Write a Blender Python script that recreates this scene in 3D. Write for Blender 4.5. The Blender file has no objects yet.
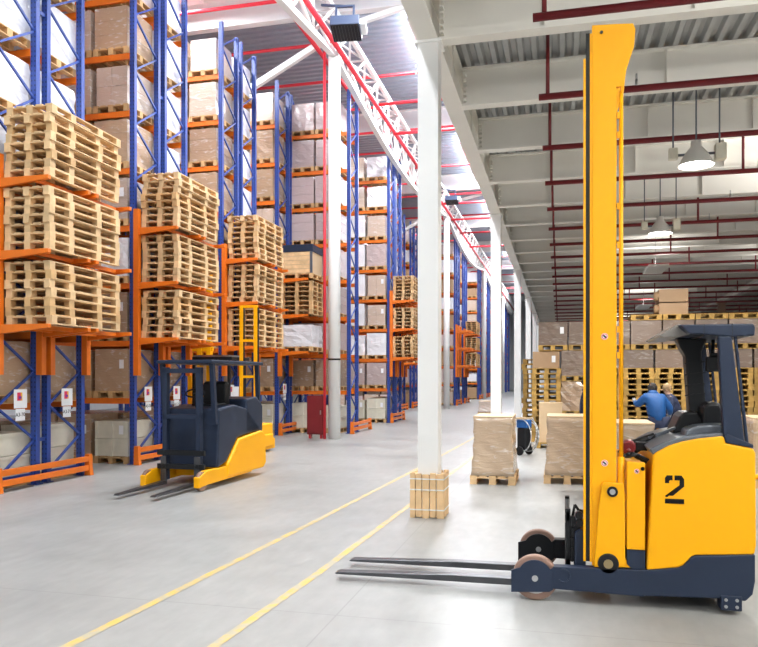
import bpy, bmesh, math, random
from mathutils import Vector, Matrix
random.seed(7)
S = bpy.context.scene
C = S.collection
PI = math.pi
R = math.radians

# ------------------------------------------------------------------ camera
cam_d = bpy.data.cameras.new('camera')
cam = bpy.data.objects.new('camera', cam_d); C.objects.link(cam)
cam_d.sensor_fit = 'HORIZONTAL'; cam_d.sensor_width = 36.0
cam_d.lens = 36.0 * 730 / 758
cam_d.shift_y = 54.5 / 758
cam_d.clip_end = 300
cam.location = (0, 0, 1.75)
cam.rotation_euler = (R(90), 0, R(13.9))
S.camera = cam

# ------------------------------------------------------------------ world, light, exposure
W = bpy.data.worlds.new('world'); S.world = W; W.use_nodes = True
bg = W.node_tree.nodes['Background']
bg.inputs[0].default_value = (0.93, 0.97, 1.0, 1); bg.inputs[1].default_value = 0.55
S.view_settings.view_transform = 'Standard'
S.view_settings.look = 'None'
S.view_settings.exposure = 0.35
S.view_settings.gamma = 1.0
S.view_settings.use_curve_mapping = False

def area(name, loc, sx, sy, power, col=(1, 1, 1), rot=(0, 0, 0)):
    l = bpy.data.lights.new(name, 'AREA'); l.shape = 'RECTANGLE'; l.size = sx; l.size_y = sy
    l.energy = power; l.color = col
    o = bpy.data.objects.new(name, l); C.objects.link(o); o.location = loc; o.rotation_euler = rot
    return o
HALL = 12.55
hall_lights = [(-4.0, y) for y in (3, 14, 25, 37, 50, 66, 84)]
for x, y in hall_lights:
    area('hall_luminaire_light', (x, y, HALL), 0.9, 6.5, 1000, (0.93, 0.96, 1.0))
    area('hall_fill_uplight', (x, y, HALL + .16), 0.9, 6.5, 480, (0.88, 0.94, 1.0), (PI, 0, 0))  # upward fill, added to brighten the high roof
for y in (16, 32, 54):
    area('aisle_luminaire_light', (-10.5, y, HALL), 0.9, 6.5, 900, (0.93, 0.96, 1.0))
dock_fills = [(0.6, -2.5), (4.4, -1.5), (3.2, 4.0), (8.0, 1.5), (8.2, 9.0), (6.5, 15.0), (3.0, 25.0), (7.5, 27.0), (4.0, 38.0), (4, 52)]  # added fill positions for the low hall, some behind the camera
for x, y in dock_fills:
    area('dock_fill_light', (x, y, 5.2), 0.5, 1.6, 120 if y < 3 else 75, (1.0, 0.97, 0.92))  # extra fill, added to brighten the truck and the low hall
    area('dock_fill_uplight', (x, y, 5.32), 0.5, 1.6, 1000 if y < 3 else (600 if y < 20 else 55), (1.0, 0.97, 0.93), (PI, 0, 0))  # upward fill, added to brighten the low ceiling and its beams

# ------------------------------------------------------------------ materials
def nt(name):
    m = bpy.data.materials.new(name); m.use_nodes = True
    n = m.node_tree.nodes; l = m.node_tree.links
    return m, n, l, n['Principled BSDF']
def mat(name, col, rough=0.5, metal=0.0, var=0.0, scale=6.0, bump=0.0, coat=0.0, rnd=0.0, stretch=(1, 1, 1), spec=None):
    m, n, l, b = nt(name)
    b.inputs['Base Color'].default_value = (*col, 1); b.inputs['Roughness'].default_value = rough
    b.inputs['Metallic'].default_value = metal
    b.inputs['Coat Weight'].default_value = coat
    if spec is not None: b.inputs['Specular IOR Level'].default_value = spec
    if var or bump or rnd:
        tc = n.new('ShaderNodeTexCoord'); mp = n.new('ShaderNodeMapping'); mp.inputs['Scale'].default_value = stretch
        l.new(tc.outputs['Object'], mp.inputs['Vector'])
        oi = n.new('ShaderNodeObjectInfo')
        nz = n.new('ShaderNodeTexNoise'); nz.noise_dimensions = '4D'; nz.inputs['Scale'].default_value = scale; nz.inputs['Detail'].default_value = 4
        l.new(mp.outputs[0], nz.inputs['Vector'])
        mu = n.new('ShaderNodeMath'); mu.operation = 'MULTIPLY'; mu.inputs[1].default_value = 37
        l.new(oi.outputs['Random'], mu.inputs[0]); l.new(mu.outputs[0], nz.inputs['W'])
        hsv = n.new('ShaderNodeHueSaturation'); hsv.inputs['Color'].default_value = (*col, 1)
        mr = n.new('ShaderNodeMapRange'); mr.inputs[3].default_value = 1 - var; mr.inputs[4].default_value = 1 + var
        mr.inputs[1].default_value = .25; mr.inputs[2].default_value = .75
        l.new(nz.outputs[0], mr.inputs[0])
        mr2 = n.new('ShaderNodeMapRange'); mr2.inputs[3].default_value = 1 - rnd; mr2.inputs[4].default_value = 1 + rnd
        l.new(oi.outputs['Random'], mr2.inputs[0])
        m3 = n.new('ShaderNodeMath'); m3.operation = 'MULTIPLY'
        l.new(mr.outputs[0], m3.inputs[0]); l.new(mr2.outputs[0], m3.inputs[1]); l.new(m3.outputs[0], hsv.inputs['Value'])
        l.new(hsv.outputs[0], b.inputs['Base Color'])
        if bump:
            bp = n.new('ShaderNodeBump'); bp.inputs['Strength'].default_value = bump; bp.inputs['Distance'].default_value = 0.02
            l.new(nz.outputs[0], bp.inputs['Height']); l.new(bp.outputs[0], b.inputs['Normal'])
    return m
def emit(name, col, s):
    m, n, l, b = nt(name)
    b.inputs['Emission Color'].default_value = (*col, 1); b.inputs['Emission Strength'].default_value = s
    b.inputs['Base Color'].default_value = (*col, 1)
    return m
M = {}
M['orange'] = mat('orange_paint', (0.78, 0.17, 0.008), 0.45, var=.08)
M['blue'] = mat('blue_paint', (0.025, 0.065, 0.31), 0.4, var=.06)
M['yellow'] = mat('yellow_paint', (0.95, 0.43, 0.0), 0.46, spec=.3)
M['navy'] = mat('navy_paint', (0.018, 0.028, 0.055), 0.45, spec=.3, var=.08, scale=4)
M['black'] = mat('black_plastic', (0.007, 0.008, 0.010), 0.45, spec=.3)
M['blacksteel'] = mat('black_steel', (0.010, 0.011, 0.013), 0.35, 0.2, spec=.35)
M['steel'] = mat('fork_steel', (0.09, 0.092, 0.10), 0.33, 0.7, var=.2)
M['bright'] = mat('bright_steel', (0.55, 0.55, 0.55), 0.3, 0.9)
M['tyre'] = mat('tread_rubber', (0.26, 0.155, 0.115), 0.6, var=.1)
M['grey'] = mat('grey_plastic', (0.10, 0.115, 0.14), 0.3)
M['visor'] = mat('visor_plastic', (0.20, 0.185, 0.17), 0.35)
M['white'] = mat('white_paint', (0.84, 0.84, 0.82), 0.45, var=.03, scale=2)
M['beam'] = mat('beam_paint', (0.80, 0.78, 0.72), 0.5, var=.05, scale=1.2)
M['red'] = mat('red_paint', (0.42, 0.02, 0.025), 0.4)
M['hallred'] = mat('bright_red_paint', (0.72, 0.03, 0.05), 0.4)
M['darkred'] = mat('dark_red_paint', (0.17, 0.010, 0.014), 0.45)
M['deck'] = mat('galvanised_deck', (0.46, 0.47, 0.47), 0.42, 0.5, var=.12, scale=3)
M['roof'] = mat('roof_sheet', (0.34, 0.38, 0.45), 0.5, 0.2, var=.05)
M['paper'] = mat('white_paper', (0.85, 0.86, 0.88), 0.6)
M['signred'] = mat('sign_red', (0.75, 0.03, 0.10), 0.5)
M['signyel'] = mat('sign_yellow', (0.9, 0.5, 0.03), 0.5)
M['signpur'] = mat('sign_purple', (0.2, 0.03, 0.35), 0.5)
M['ink'] = mat('ink', (0.006, 0.006, 0.008), 0.7, spec=.15)
M['wood'] = mat('pallet_wood', (0.60, 0.375, 0.17), 0.7, var=.22, scale=5, rnd=.16, bump=.15)
M['woodpale'] = mat('pale_pallet_wood', (0.70, 0.475, 0.25), 0.7, var=.24, scale=5, rnd=.12, bump=.15)
M['wooddark'] = mat('yellow_pallet_wood', (0.42, 0.255, 0.065), 0.7, var=.35, scale=5, rnd=.2, bump=.15)
M['kraft'] = mat('kraft_card', (0.42, 0.27, 0.15), 0.55, var=.08, scale=3, rnd=.12)
M['kraftpale'] = mat('pale_kraft_card', (0.62, 0.45, 0.27), 0.6, var=.06, scale=3)
M['crate'] = mat('pale_crate_board', (0.70, 0.67, 0.55), 0.6, var=.08, rnd=.06)
M['strap'] = mat('white_strap', (0.8, 0.8, 0.78), 0.5)
M['blackstrap'] = mat('black_strap', (0.02, 0.02, 0.02), 0.5)
M['skin'] = mat('skin', (0.58, 0.36, 0.26), 0.5)
M['jacket'] = mat('blue_jacket_cloth', (0.004, 0.085, 0.30), 0.6, var=.12, scale=9, bump=.4)
M['navycloth'] = mat('navy_cloth', (0.02, 0.028, 0.07), 0.8, var=.15)
M['glove'] = mat('grey_glove', (0.35, 0.37, 0.40), 0.7)
M['hairdark'] = mat('dark_hair', (0.025, 0.02, 0.018), 0.7)
M['hairblond'] = mat('blond_hair', (0.36, 0.24, 0.12), 0.7)
M['glass'] = emit('lamp_glass', (1, 0.97, 0.92), 14)
M['tube'] = emit('luminaire_diffuser', (0.95, 0.98, 1), 8)
M['wall'] = mat('wall_panel', (0.62, 0.63, 0.64), 0.6, var=.05)

def wrap_mat(name, base, film=(0.8, 0.8, 0.82), amount=.35, rough=.25, seam=True):
    """goods under stretch film: cartons with seams, film creases that scatter white"""
    m, n, l, b = nt(name)
    tc = n.new('ShaderNodeTexCoord'); oi = n.new('ShaderNodeObjectInfo')
    mu = n.new('ShaderNodeMath'); mu.operation = 'MULTIPLY'; mu.inputs[1].default_value = 51
    l.new(oi.outputs['Random'], mu.inputs[0])
    mp = n.new('ShaderNodeMapping'); mp.inputs['Scale'].default_value = (1.5, 1.5, 5)
    mp.inputs['Rotation'].default_value = (.25, .3, .2)
    l.new(tc.outputs['Object'], mp.inputs['Vector'])
    nz = n.new('ShaderNodeTexNoise'); nz.noise_dimensions = '4D'; nz.inputs['Scale'].default_value = 2.6; nz.inputs['Detail'].default_value = 5
    nz.inputs['Distortion'].default_value = 1.2
    l.new(mp.outputs[0], nz.inputs['Vector']); l.new(mu.outputs[0], nz.inputs['W'])
    rp = n.new('ShaderNodeMapRange'); rp.inputs[1].default_value = .56; rp.inputs[2].default_value = .80; rp.inputs[3].default_value = 0; rp.inputs[4].default_value = 1
    l.new(nz.outputs[0], rp.inputs[0])
    am = n.new('ShaderNodeMath'); am.operation = 'MULTIPLY_ADD'; am.inputs[1].default_value = .75; am.inputs[2].default_value = amount
    am.use_clamp = True
    l.new(rp.outputs[0], am.inputs[0])
    hs = n.new('ShaderNodeHueSaturation'); hs.inputs['Color'].default_value = (*base, 1)
    mr = n.new('ShaderNodeMapRange'); mr.inputs[3].default_value = .82; mr.inputs[4].default_value = 1.18
    l.new(oi.outputs['Random'], mr.inputs[0]); l.new(mr.outputs[0], hs.inputs['Value'])
    mx = n.new('ShaderNodeMix'); mx.data_type = 'RGBA'
    l.new(am.outputs[0], mx.inputs['Factor']); l.new(hs.outputs[0], mx.inputs['A']); mx.inputs['B'].default_value = (*film, 1)
    l.new(mx.outputs['Result'], b.inputs['Base Color'])
    b.inputs['Roughness'].default_value = rough; b.inputs['Coat Weight'].default_value = .5; b.inputs['Coat Roughness'].default_value = .15
    bp = n.new('ShaderNodeBump'); bp.inputs['Strength'].default_value = .55; bp.inputs['Distance'].default_value = .03
    l.new(nz.outputs[0], bp.inputs['Height']); l.new(bp.outputs[0], b.inputs['Normal'])
    return m
M['wrapkraft'] = wrap_mat('film_over_kraft', (0.40, 0.25, 0.13), amount=.10)
M['wrapbeige'] = wrap_mat('film_over_beige', (0.50, 0.36, 0.25), amount=.18)
M['wrapwhite'] = wrap_mat('white_film', (0.78, 0.78, 0.80), (0.88, 0.88, 0.92), amount=.3)
M['wrappink'] = wrap_mat('pinkish_film', (0.52, 0.40, 0.38), (0.7, 0.62, 0.62), amount=.2)
M['wrapbrown'] = wrap_mat('dull_film_over_brown', (0.15, 0.095, 0.062), (0.42, 0.37, 0.34), amount=.12)

M['wrapfloor'] = wrap_mat('clear_film_over_tan', (0.50, 0.36, 0.235), (0.8, 0.78, 0.75), amount=.06, rough=.14)
# polished concrete floor
def floor_mat():
    m, n, l, b = nt('polished_concrete')
    tc = n.new('ShaderNodeTexCoord')
    a = n.new('ShaderNodeTexNoise'); a.inputs['Scale'].default_value = .45; a.inputs['Detail'].default_value = 6; a.inputs['Roughness'].default_value = .65
    c = n.new('ShaderNodeTexNoise'); c.inputs['Scale'].default_value = 9; c.inputs['Detail'].default_value = 5
    mp = n.new('ShaderNodeMapping'); mp.inputs['Scale'].default_value = (1, .35, 1)
    l.new(tc.outputs['Object'], a.inputs['Vector']); l.new(tc.outputs['Object'], mp.inputs['Vector']); l.new(mp.outputs[0], c.inputs['Vector'])
    r = n.new('ShaderNodeValToRGB')
    r.color_ramp.elements[0].position = .3; r.color_ramp.elements[0].color = (0.255, 0.26, 0.25, 1)
    r.color_ramp.elements[1].position = .72; r.color_ramp.elements[1].color = (0.375, 0.375, 0.36, 1)
    l.new(a.outputs[0], r.inputs[0])
    r2 = n.new('ShaderNodeMapRange'); r2.inputs[1].default_value = .3; r2.inputs[2].default_value = .7; r2.inputs[3].default_value = .92; r2.inputs[4].default_value = 1.06
    l.new(c.outputs[0], r2.inputs[0])
    hs = n.new('ShaderNodeHueSaturation'); l.new(r.outputs[0], hs.inputs['Color']); l.new(r2.outputs[0], hs.inputs['Value'])
    # saw-cut joints every 6 m
    sx = n.new('ShaderNodeSeparateXYZ'); l.new(tc.outputs['Object'], sx.inputs[0])
    def joint(ch, off):
        ad = n.new('ShaderNodeMath'); ad.operation = 'ADD'; ad.inputs[1].default_value = off; l.new(sx.outputs[ch], ad.inputs[0])
        mo = n.new('ShaderNodeMath'); mo.operation = 'PINGPONG'; mo.inputs[1].default_value = 3.0; l.new(ad.outputs[0], mo.inputs[0])
        lt = n.new('ShaderNodeMath'); lt.operation = 'LESS_THAN'; lt.inputs[1].default_value = .006; l.new(mo.outputs[0], lt.inputs[0])
        return lt
    j1, j2 = joint('X', 1.6), joint('Y', .85)
    mxx = n.new('ShaderNodeMath'); mxx.operation = 'MAXIMUM'; l.new(j1.outputs[0], mxx.inputs[0]); l.new(j2.outputs[0], mxx.inputs[1])
    k = n.new('ShaderNodeMath'); k.operation = 'MULTIPLY'; k.inputs[1].default_value = .45; l.new(mxx.outputs[0], k.inputs[0])
    mx = n.new('ShaderNodeMix'); mx.data_type = 'RGBA'; l.new(k.outputs[0], mx.inputs['Factor']); l.new(hs.outputs[0], mx.inputs['A']); mx.inputs['B'].default_value = (.18, .18, .17, 1)
    l.new(mx.outputs['Result'], b.inputs['Base Color'])
    rr = n.new('ShaderNodeMapRange'); rr.inputs[3].default_value = .28; rr.inputs[4].default_value = .46; l.new(a.outputs[0], rr.inputs[0])
    l.new(rr.outputs[0], b.inputs['Roughness'])
    return m
M['floor'] = floor_mat()
# punched upright steel: dark slots repeating up the post
def upright_mat():
    m, n, l, b = nt('punched_blue_steel')
    tc = n.new('ShaderNodeTexCoord'); sx = n.new('ShaderNodeSeparateXYZ'); l.new(tc.outputs['Object'], sx.inputs[0])
    mo = n.new('ShaderNodeMath'); mo.operation = 'PINGPONG'; mo.inputs[1].default_value = .04; l.new(sx.outputs['Z'], mo.inputs[0])
    lt = n.new('ShaderNodeMath'); lt.operation = 'LESS_THAN'; lt.inputs[1].default_value = .015; l.new(mo.outputs[0], lt.inputs[0])
    ab = n.new('ShaderNodeMath'); ab.operation = 'ABSOLUTE'; l.new(sx.outputs['X'], ab.inputs[0])
    l2 = n.new('ShaderNodeMath'); l2.operation = 'COMPARE'; l2.inputs[1].default_value = .03; l2.inputs[2].default_value = .009; l.new(ab.outputs[0], l2.inputs[0])
    an = n.new('ShaderNodeMath'); an.operation = 'MULTIPLY'; l.new(lt.outputs[0], an.inputs[0]); l.new(l2.outputs[0], an.inputs[1])
    mx = n.new('ShaderNodeMix'); mx.data_type = 'RGBA'; l.new(an.outputs[0], mx.inputs['Factor'])
    mx.inputs['A'].default_value = (0.025, 0.065, 0.31, 1); mx.inputs['B'].default_value = (.01, .012, .03, 1)
    l.new(mx.outputs['Result'], b.inputs['Base Color']); b.inputs['Roughness'].default_value = .4
    return m
M['upright'] = upright_mat()

# ------------------------------------------------------------------ helpers
class MB:
    def __init__(s): s.bm = bmesh.new()
    def box(s, x0, x1, y0, y1, z0, z1, rot=None, mi=0):
        vs = [s.bm.verts.new(p) for p in ((x0, y0, z0), (x1, y0, z0), (x1, y1, z0), (x0, y1, z0), (x0, y0, z1), (x1, y0, z1), (x1, y1, z1), (x0, y1, z1))]
        for f in ((0, 3, 2, 1), (4, 5, 6, 7), (0, 1, 5, 4), (1, 2, 6, 5), (2, 3, 7, 6), (3, 0, 4, 7)):
            fc = s.bm.faces.new([vs[i] for i in f]); fc.material_index = mi
        if rot: bmesh.ops.rotate(s.bm, verts=vs, cent=rot[0], matrix=Matrix.Rotation(rot[1], 3, rot[2]))
        return s
    def bar(s, a, b, w, h=None, up=(0, 0, 1)):
        """rectangular bar from a to b"""
        a = Vector(a); b = Vector(b); h = h or w; d = (b - a).normalized()
        u = Vector(up)
        if abs(d.dot(u)) > .98: u = Vector((1, 0, 0))
        r = d.cross(u).normalized() * w / 2; t = r.cross(d).normalized() * h / 2
        vs = [s.bm.verts.new(p) for p in (a - r - t, a + r - t, a + r + t, a - r + t, b - r - t, b + r - t, b + r + t, b - r + t)]
        for f in ((0, 3, 2, 1), (4, 5, 6, 7), (0, 1, 5, 4), (1, 2, 6, 5), (2, 3, 7, 6), (3, 0, 4, 7)): s.bm.faces.new([vs[i] for i in f])
        return s
    def cyl(s, a, b, r, r2=None, n=16):
        a = Vector(a); b = Vector(b); r2 = r if r2 is None else r2; d = (b - a).normalized()
        u = Vector((0, 0, 1)) if abs(d.z) < .9 else Vector((1, 0, 0))
        e = d.cross(u).normalized(); f = d.cross(e).normalized()
        A = [s.bm.verts.new(a + (e * math.cos(2 * PI * i / n) + f * math.sin(2 * PI * i / n)) * r) for i in range(n)]
        B = [s.bm.verts.new(b + (e * math.cos(2 * PI * i / n) + f * math.sin(2 * PI * i / n)) * r2) for i in range(n)]
        for i in range(n):
            fc = s.bm.faces.new((A[i], A[(i + 1) % n], B[(i + 1) % n], B[i])); fc.smooth = True
        s.bm.faces.new(A[::-1]); s.bm.faces.new(B)
        return s
    def tube(s, pts, r, n=8):
        for a, b in zip(pts, pts[1:]): s.cyl(a, b, r, n=n)
        return s
    def prism(s, prof, y0, y1, axis='y'):
        """closed (x,z) outline extruded along y (or (x,y) outline along z)"""
        def P(p, t):
            return (p[0], t, p[1]) if axis == 'y' else ((p[0], p[1], t) if axis == 'z' else (t, p[0], p[1]))
        A = [s.bm.verts.new(P(p, y0)) for p in prof]; B = [s.bm.verts.new(P(p, y1)) for p in prof]; n = len(prof)
        for i in range(n): s.bm.faces.new((A[i], A[(i + 1) % n], B[(i + 1) % n], B[i]))
        s.bm.faces.new(A[::-1]); s.bm.faces.new(B)
        return s
    def lathe(s, prof, n=20, c=(0, 0, 0)):
        rings = []
        for r, z in prof:
            rings.append([s.bm.verts.new((c[0] + r * math.cos(2 * PI * i / n), c[1] + r * math.sin(2 * PI * i / n), c[2] + z)) for i in range(n)])
        for a, b in zip(rings, rings[1:]):
            for i in range(n):
                f = s.bm.faces.new((a[i], a[(i + 1) % n], b[(i + 1) % n], b[i])); f.smooth = True
        return s
    def mesh(s, name, *mats):
        bmesh.ops.recalc_face_normals(s.bm, faces=s.bm.faces)
        me = bpy.data.meshes.new(name); s.bm.to_mesh(me); s.bm.free()
        for m in mats: me.materials.append(M[m] if isinstance(m, str) else m)
        return me
    def build(s, name, m, parent=None, bevel=0, loc=None):
        me = s.mesh(name, *(m if isinstance(m, (list, tuple)) else (m,)))
        return put(name, me, parent, bevel, loc)
def put(name, me, parent=None, bevel=0, loc=None):
    o = bpy.data.objects.new(name, me); C.objects.link(o)
    if parent: o.parent = parent
    if loc: o.location = loc
    if bevel:
        b = o.modifiers.new('bevel', 'BEVEL'); b.width = bevel; b.segments = 2; b.limit_method = 'ANGLE'; b.angle_limit = R(35)
    return o
def tag(o, label=None, cat=None, group=None, kind=None):
    if label: o['label'] = label
    if cat: o['category'] = cat
    if group: o['group'] = group
    if kind: o['kind'] = kind
    return o
def thing(name, loc, label, cat, group=None, rz=0):
    o = bpy.data.objects.new(name, None); C.objects.link(o); o.empty_display_size = .2
    o.location = loc; o.rotation_euler = (0, 0, rz)
    return tag(o, label, cat, group)
def copy_tree(o, parent=None):
    c = o.copy(); C.objects.link(c); c.parent = parent
    for ch in [k for k in o.children]:
        copy_tree(ch, c)
    return c
def struct(name, mb, m, bevel=0):
    o = mb.build(name, m, None, bevel); o['kind'] = 'structure'; return o
ORD = ['nearest', 'second', 'third', 'fourth', 'fifth', 'sixth', 'seventh', 'eighth', 'ninth', 'tenth', 'eleventh', 'twelfth', 'thirteenth', 'fourteenth', 'fifteenth', 'sixteenth', 'seventeenth', 'eighteenth', 'nineteenth', 'twentieth', 'twenty-first', 'twenty-second', 'twenty-third', 'twenty-fourth', 'twenty-fifth', 'twenty-sixth', 'twenty-seventh', 'twenty-eighth', 'twenty-ninth', 'thirtieth', 'thirty-first']
NTH = ['first'] + ORD[1:]

# ------------------------------------------------------------------ shell
struct('floor', MB().box(-26, 27, -8, 112, -.2, 0), 'floor')
# deck over the low hall: ribs run along Y
def corrugated(x0, x1, y0, y1, z, period, depth, along='y', th=.02):
    mb = MB(); prof = []
    t = x0 if along == 'y' else y0; end = x1 if along == 'y' else y1
    while t < end:
        prof += [(t, z + depth), (t + period * .35, z + depth), (t + period * .5, z), (t + period * .85, z)]
        t += period
    prof += [(t, z + depth)]
    top = [(a, z + depth + .12) for a, _ in (prof[-1], prof[0])]
    full = prof + top
    if along == 'y': mb.prism(full, y0, y1, 'y')
    else: mb.prism(full, x0, x1, 'x')
    return mb
def grid_corrugated(name, m, x0, x1, y0, y1, z, period, depth, along):
    bm = bmesh.new(); prof = []
    t = x0 if along == 'y' else y0; end = x1 if along == 'y' else y1
    while t < end:
        prof += [(t, z + depth), (t + period * .35, z + depth), (t + period * .5, z), (t + period * .85, z)]; t += period
    prof.append((t, z + depth))
    for off in (0, .10):
        rows = []
        for v in ((y0, y1) if along == 'y' else (x0, x1)):
            rows.append([bm.verts.new((a, v, b + off) if along == 'y' else (v, a, b + off)) for a, b in prof])
        for i in range(len(prof) - 1): bm.faces.new((rows[0][i], rows[0][i + 1], rows[1][i + 1], rows[1][i]))
    me = bpy.data.meshes.new(name); bm.to_mesh(me); bm.free(); me.materials.append(M[m])
    o = put(name, me); o['kind'] = 'structure'; return o
grid_corrugated('ceiling_low', 'deck', -1.7, 26, -2, 82, 6.6, .2, .075, 'y')
grid_corrugated('ceiling_high', 'roof', -25, -1.5, -6, 111, 13.1, .34, .06, 'x')
struct('wall_far', MB().box(-26, 27, 111, 111.3, 0, 13.4), 'wall')
struct('wall_left', MB().box(-25.3, -25, -8, 111, 0, 13.4), 'wall')
struct('wall_right', MB().box(26, 26.3, -8, 83, 0, 7.0), 'wall')
struct('wall_back', MB().box(-1.4, 26, 82, 82.3, 0, 7.0), 'wall')
struct('wall_upper', MB().box(-1.5, -1.4, -2, 111, 6.7, 13.2), 'wall')

# girder over the column line, beams of the low ceiling
def ibeam(mb, a, b, z0, z1, fw, along, web=.02, ft=.03):
    if along == 'x':
        y = a[1]; x0, x1 = a[0], b[0]
        mb.box(x0, x1, y - fw / 2, y + fw / 2, z0, z0 + ft); mb.box(x0, x1, y - fw / 2, y + fw / 2, z1 - ft, z1); mb.box(x0, x1, y - web / 2, y + web / 2, z0 + ft, z1 - ft)
    else:
        x = a[0]; y0, y1 = a[1], b[1]
        mb.box(x - fw / 2, x + fw / 2, y0, y1, z0, z0 + ft); mb.box(x - fw / 2, x + fw / 2, y0, y1, z1 - ft, z1); mb.box(x - web / 2, x + web / 2, y0, y1, z0 + ft, z1 - ft)
g = MB(); ibeam(g, (-1.61, 2), (-1.61, 82), 6.0, 6.62, .26, 'y', web=.03)
for i in range(70): g.box(-1.50, -1.482, 2.4 + i * 1.15, 2.42 + i * 1.15, 6.03, 6.59)
struct('trim_girder', g, 'beam')
bmx = MB(); ibeam(bmx, (0, 0), (27.4, 0), 0, .6, .20, 'x')
for i in range(16): bmx.box(1.3 + i * 1.7, 1.315 + i * 1.7, -.09, .09, .03, .57)
for i in range(6): bmx.box(.02, .06, -.12, .12, .08 + i * .08, .10 + i * .08)
bme = bmx.mesh('ceiling_beam', 'beam')
NB = 32
for k in range(NB):
    o = put('trim_%d' % (k + 1), bme, None, 0, (-1.48, 9.18 + 2.3 * (k - 2), 6.0)); o['kind'] = 'structure'
g = MB(); ibeam(g, (8.35, 2), (8.35, 82), 5.75, 6.0, .3, 'y'); struct('trim_girder_right', g, 'beam')
# square steel columns
cm = MB().box(-.13, .13, -.13, .13, 0, 6.0).box(-.17, .17, -.17, .17, 5.97, 6.0)
for i in range(4):
    for j in (-1, 1): cm.box(-.17, -.145, j * .1 - .015, j * .1 + .015, 5.6 + i * .09, 5.63 + i * .09)
cme = cm.mesh('steel_column', 'white')
for k in range(8):
    o = put('white_steel_column', cme, None, 0, (-1.61, 9.2 + 10.05 * k, 0))
    tag(o, ['square white steel column nearest the camera, its foot boxed in wood', 'square white steel column second in the row, behind a wrapped pallet load', 'square white steel column third in the row beside the pallet stacks', 'square white steel column fourth in the row down the aisle', 'square white steel column fifth in the row down the aisle', 'square white steel column sixth in the row down the aisle', 'square white steel column seventh in the row down the aisle', 'square white steel column last in the row down the aisle'][k], 'column', 'square columns along the aisle')
o = put('brown_steel_column', MB().box(-.17, .17, -.17, .17, 0, 5.75).box(-.22, .22, -.22, .22, 5.70, 5.75).mesh('brown_column', mat('brown_column_paint', (.30, .19, .13), .5)), None, 0, (8.35, 42, 0))
tag(o, 'brownish column rising beyond the stacked boxes to the low ceiling', 'column')

# wooden guard round the first column's foot
t = thing('column_guard', (-1.61, 9.2, 0), 'pale wooden boards strapped round the foot of the nearest white column', 'column guard')
t.scale = (.9, .9, .96)
for side in range(4):
    mb = MB()
    for i, (a, w) in enumerate(((-.235, .075), (-.155, .085), (-.062, .10), (.045, .085), (.138, .10))):
        dz = .01 * (i % 3)
        mb.box(a, a + w - .006, -.238, -.208, .0 + .012 * (i % 2), .585 - dz)
    mb.box(-.2, .2, -.208, -.15, .03, .10).box(-.2, .2, -.208, -.15, .26, .33).box(-.2, .2, -.208, -.15, .48, .55)
    o = mb.build('board_panel', 'woodpale', t); o.rotation_euler = (0, 0, side * PI / 2)
for z in (.10, .36, .50):
    mb = MB()
    for s in (-1, 1):
        mb.box(-.243, .243, s * .2405 - .0025, s * .2405 + .0025, z, z + .016); mb.box(s * .2405 - .0025, s * .2405 + .0025, -.243, .243, z, z + .016)
    mb.build('strap', 'strap', t)

# round columns carrying the truss
XR = -6.3
rc = MB().cyl((0, 0, 0), (0, 0, 11.0), .175, n=28).mesh('round_column', 'white')
for k, y in enumerate((20.1, 41.6, 63.0, 84.5)):
    o = put('round_white_column', rc, None, 0, (XR, y, 0))
    tag(o, ['round white column in front of the racks beside the red standpipe', 'round white column seen just right of the nearest square column', 'slender round white column far down the aisle', 'farthest round white column down the aisle'][k], 'column', 'round columns under the truss')
tape = MB().lathe([(.1765, 0), (.1765, .05)], 28).build('marker_band', 'ink', None, 0, (XR, 20.1, 2.26)); tag(tape, 'small black band round the round white column', 'marker band')

# long lattice truss
t = thing('roof_truss', (XR, 52, 0), 'long white lattice truss running under the high roof over the round columns', 'truss')
Y0, Y1 = 4 - 52, 108 - 52
tr = MB()
for dx in (-.28, .28): tr.box(dx - .06, dx + .06, Y0, Y1, 11.8, 11.94)
tr.build('top_chord', 'white', t)
def sag(y): return 11.05 - .85 * abs(math.sin(PI * (y + 52 - 20.1) / 21.5))
mb = MB(); n = 124; st = (Y1 - Y0) / n
for i in range(n): mb.bar((0, Y0 + i * st, sag(Y0 + i * st)), (0, Y0 + (i + 1.03) * st, sag(Y0 + (i + 1) * st)), .18, .15)
mb.build('bottom_chord', 'white', t)
tr = MB(); n = 62; st = (Y1 - Y0) / n
for i in range(n):
    ya = Y0 + i * st
    for dx in (-.28, .28):
        zb = sag(ya + st / 2) + .04; tr.bar((dx, ya, 11.86), (0, ya + st / 2, zb), .07); tr.bar((0, ya + st / 2, zb), (dx, ya + st, 11.86), .07)
    tr.bar((-.28, ya, 11.86), (.28, ya, 11.86), .05); tr.bar((-.28, ya, 11.86), (.28, ya + st, 11.86), .05)
tr.build('lattice', 'white', t)
# rafters of the high roof
rf = MB(); ibeam(rf, (-25, 0), (-1.5, 0), 12.2, 13.08, .26, 'x'); rfm = rf.mesh('rafter', 'white')
for k in range(10):
    o = put('trim_rafter_%d' % (k + 1), rfm, None, 0, (0, 9.9 + 10.2 * k, 0)); o['kind'] = 'structure'
for y in (20.1, 41.6, 63.0):
    o = MB().bar((XR, y, 11.65), (XR - 3.4, y - .2, 9.8), .16).bar((XR, y, 11.75), (XR + 2.6, y, 12.3), .14).build('trim_brace', 'white'); o['kind'] = 'structure'

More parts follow.
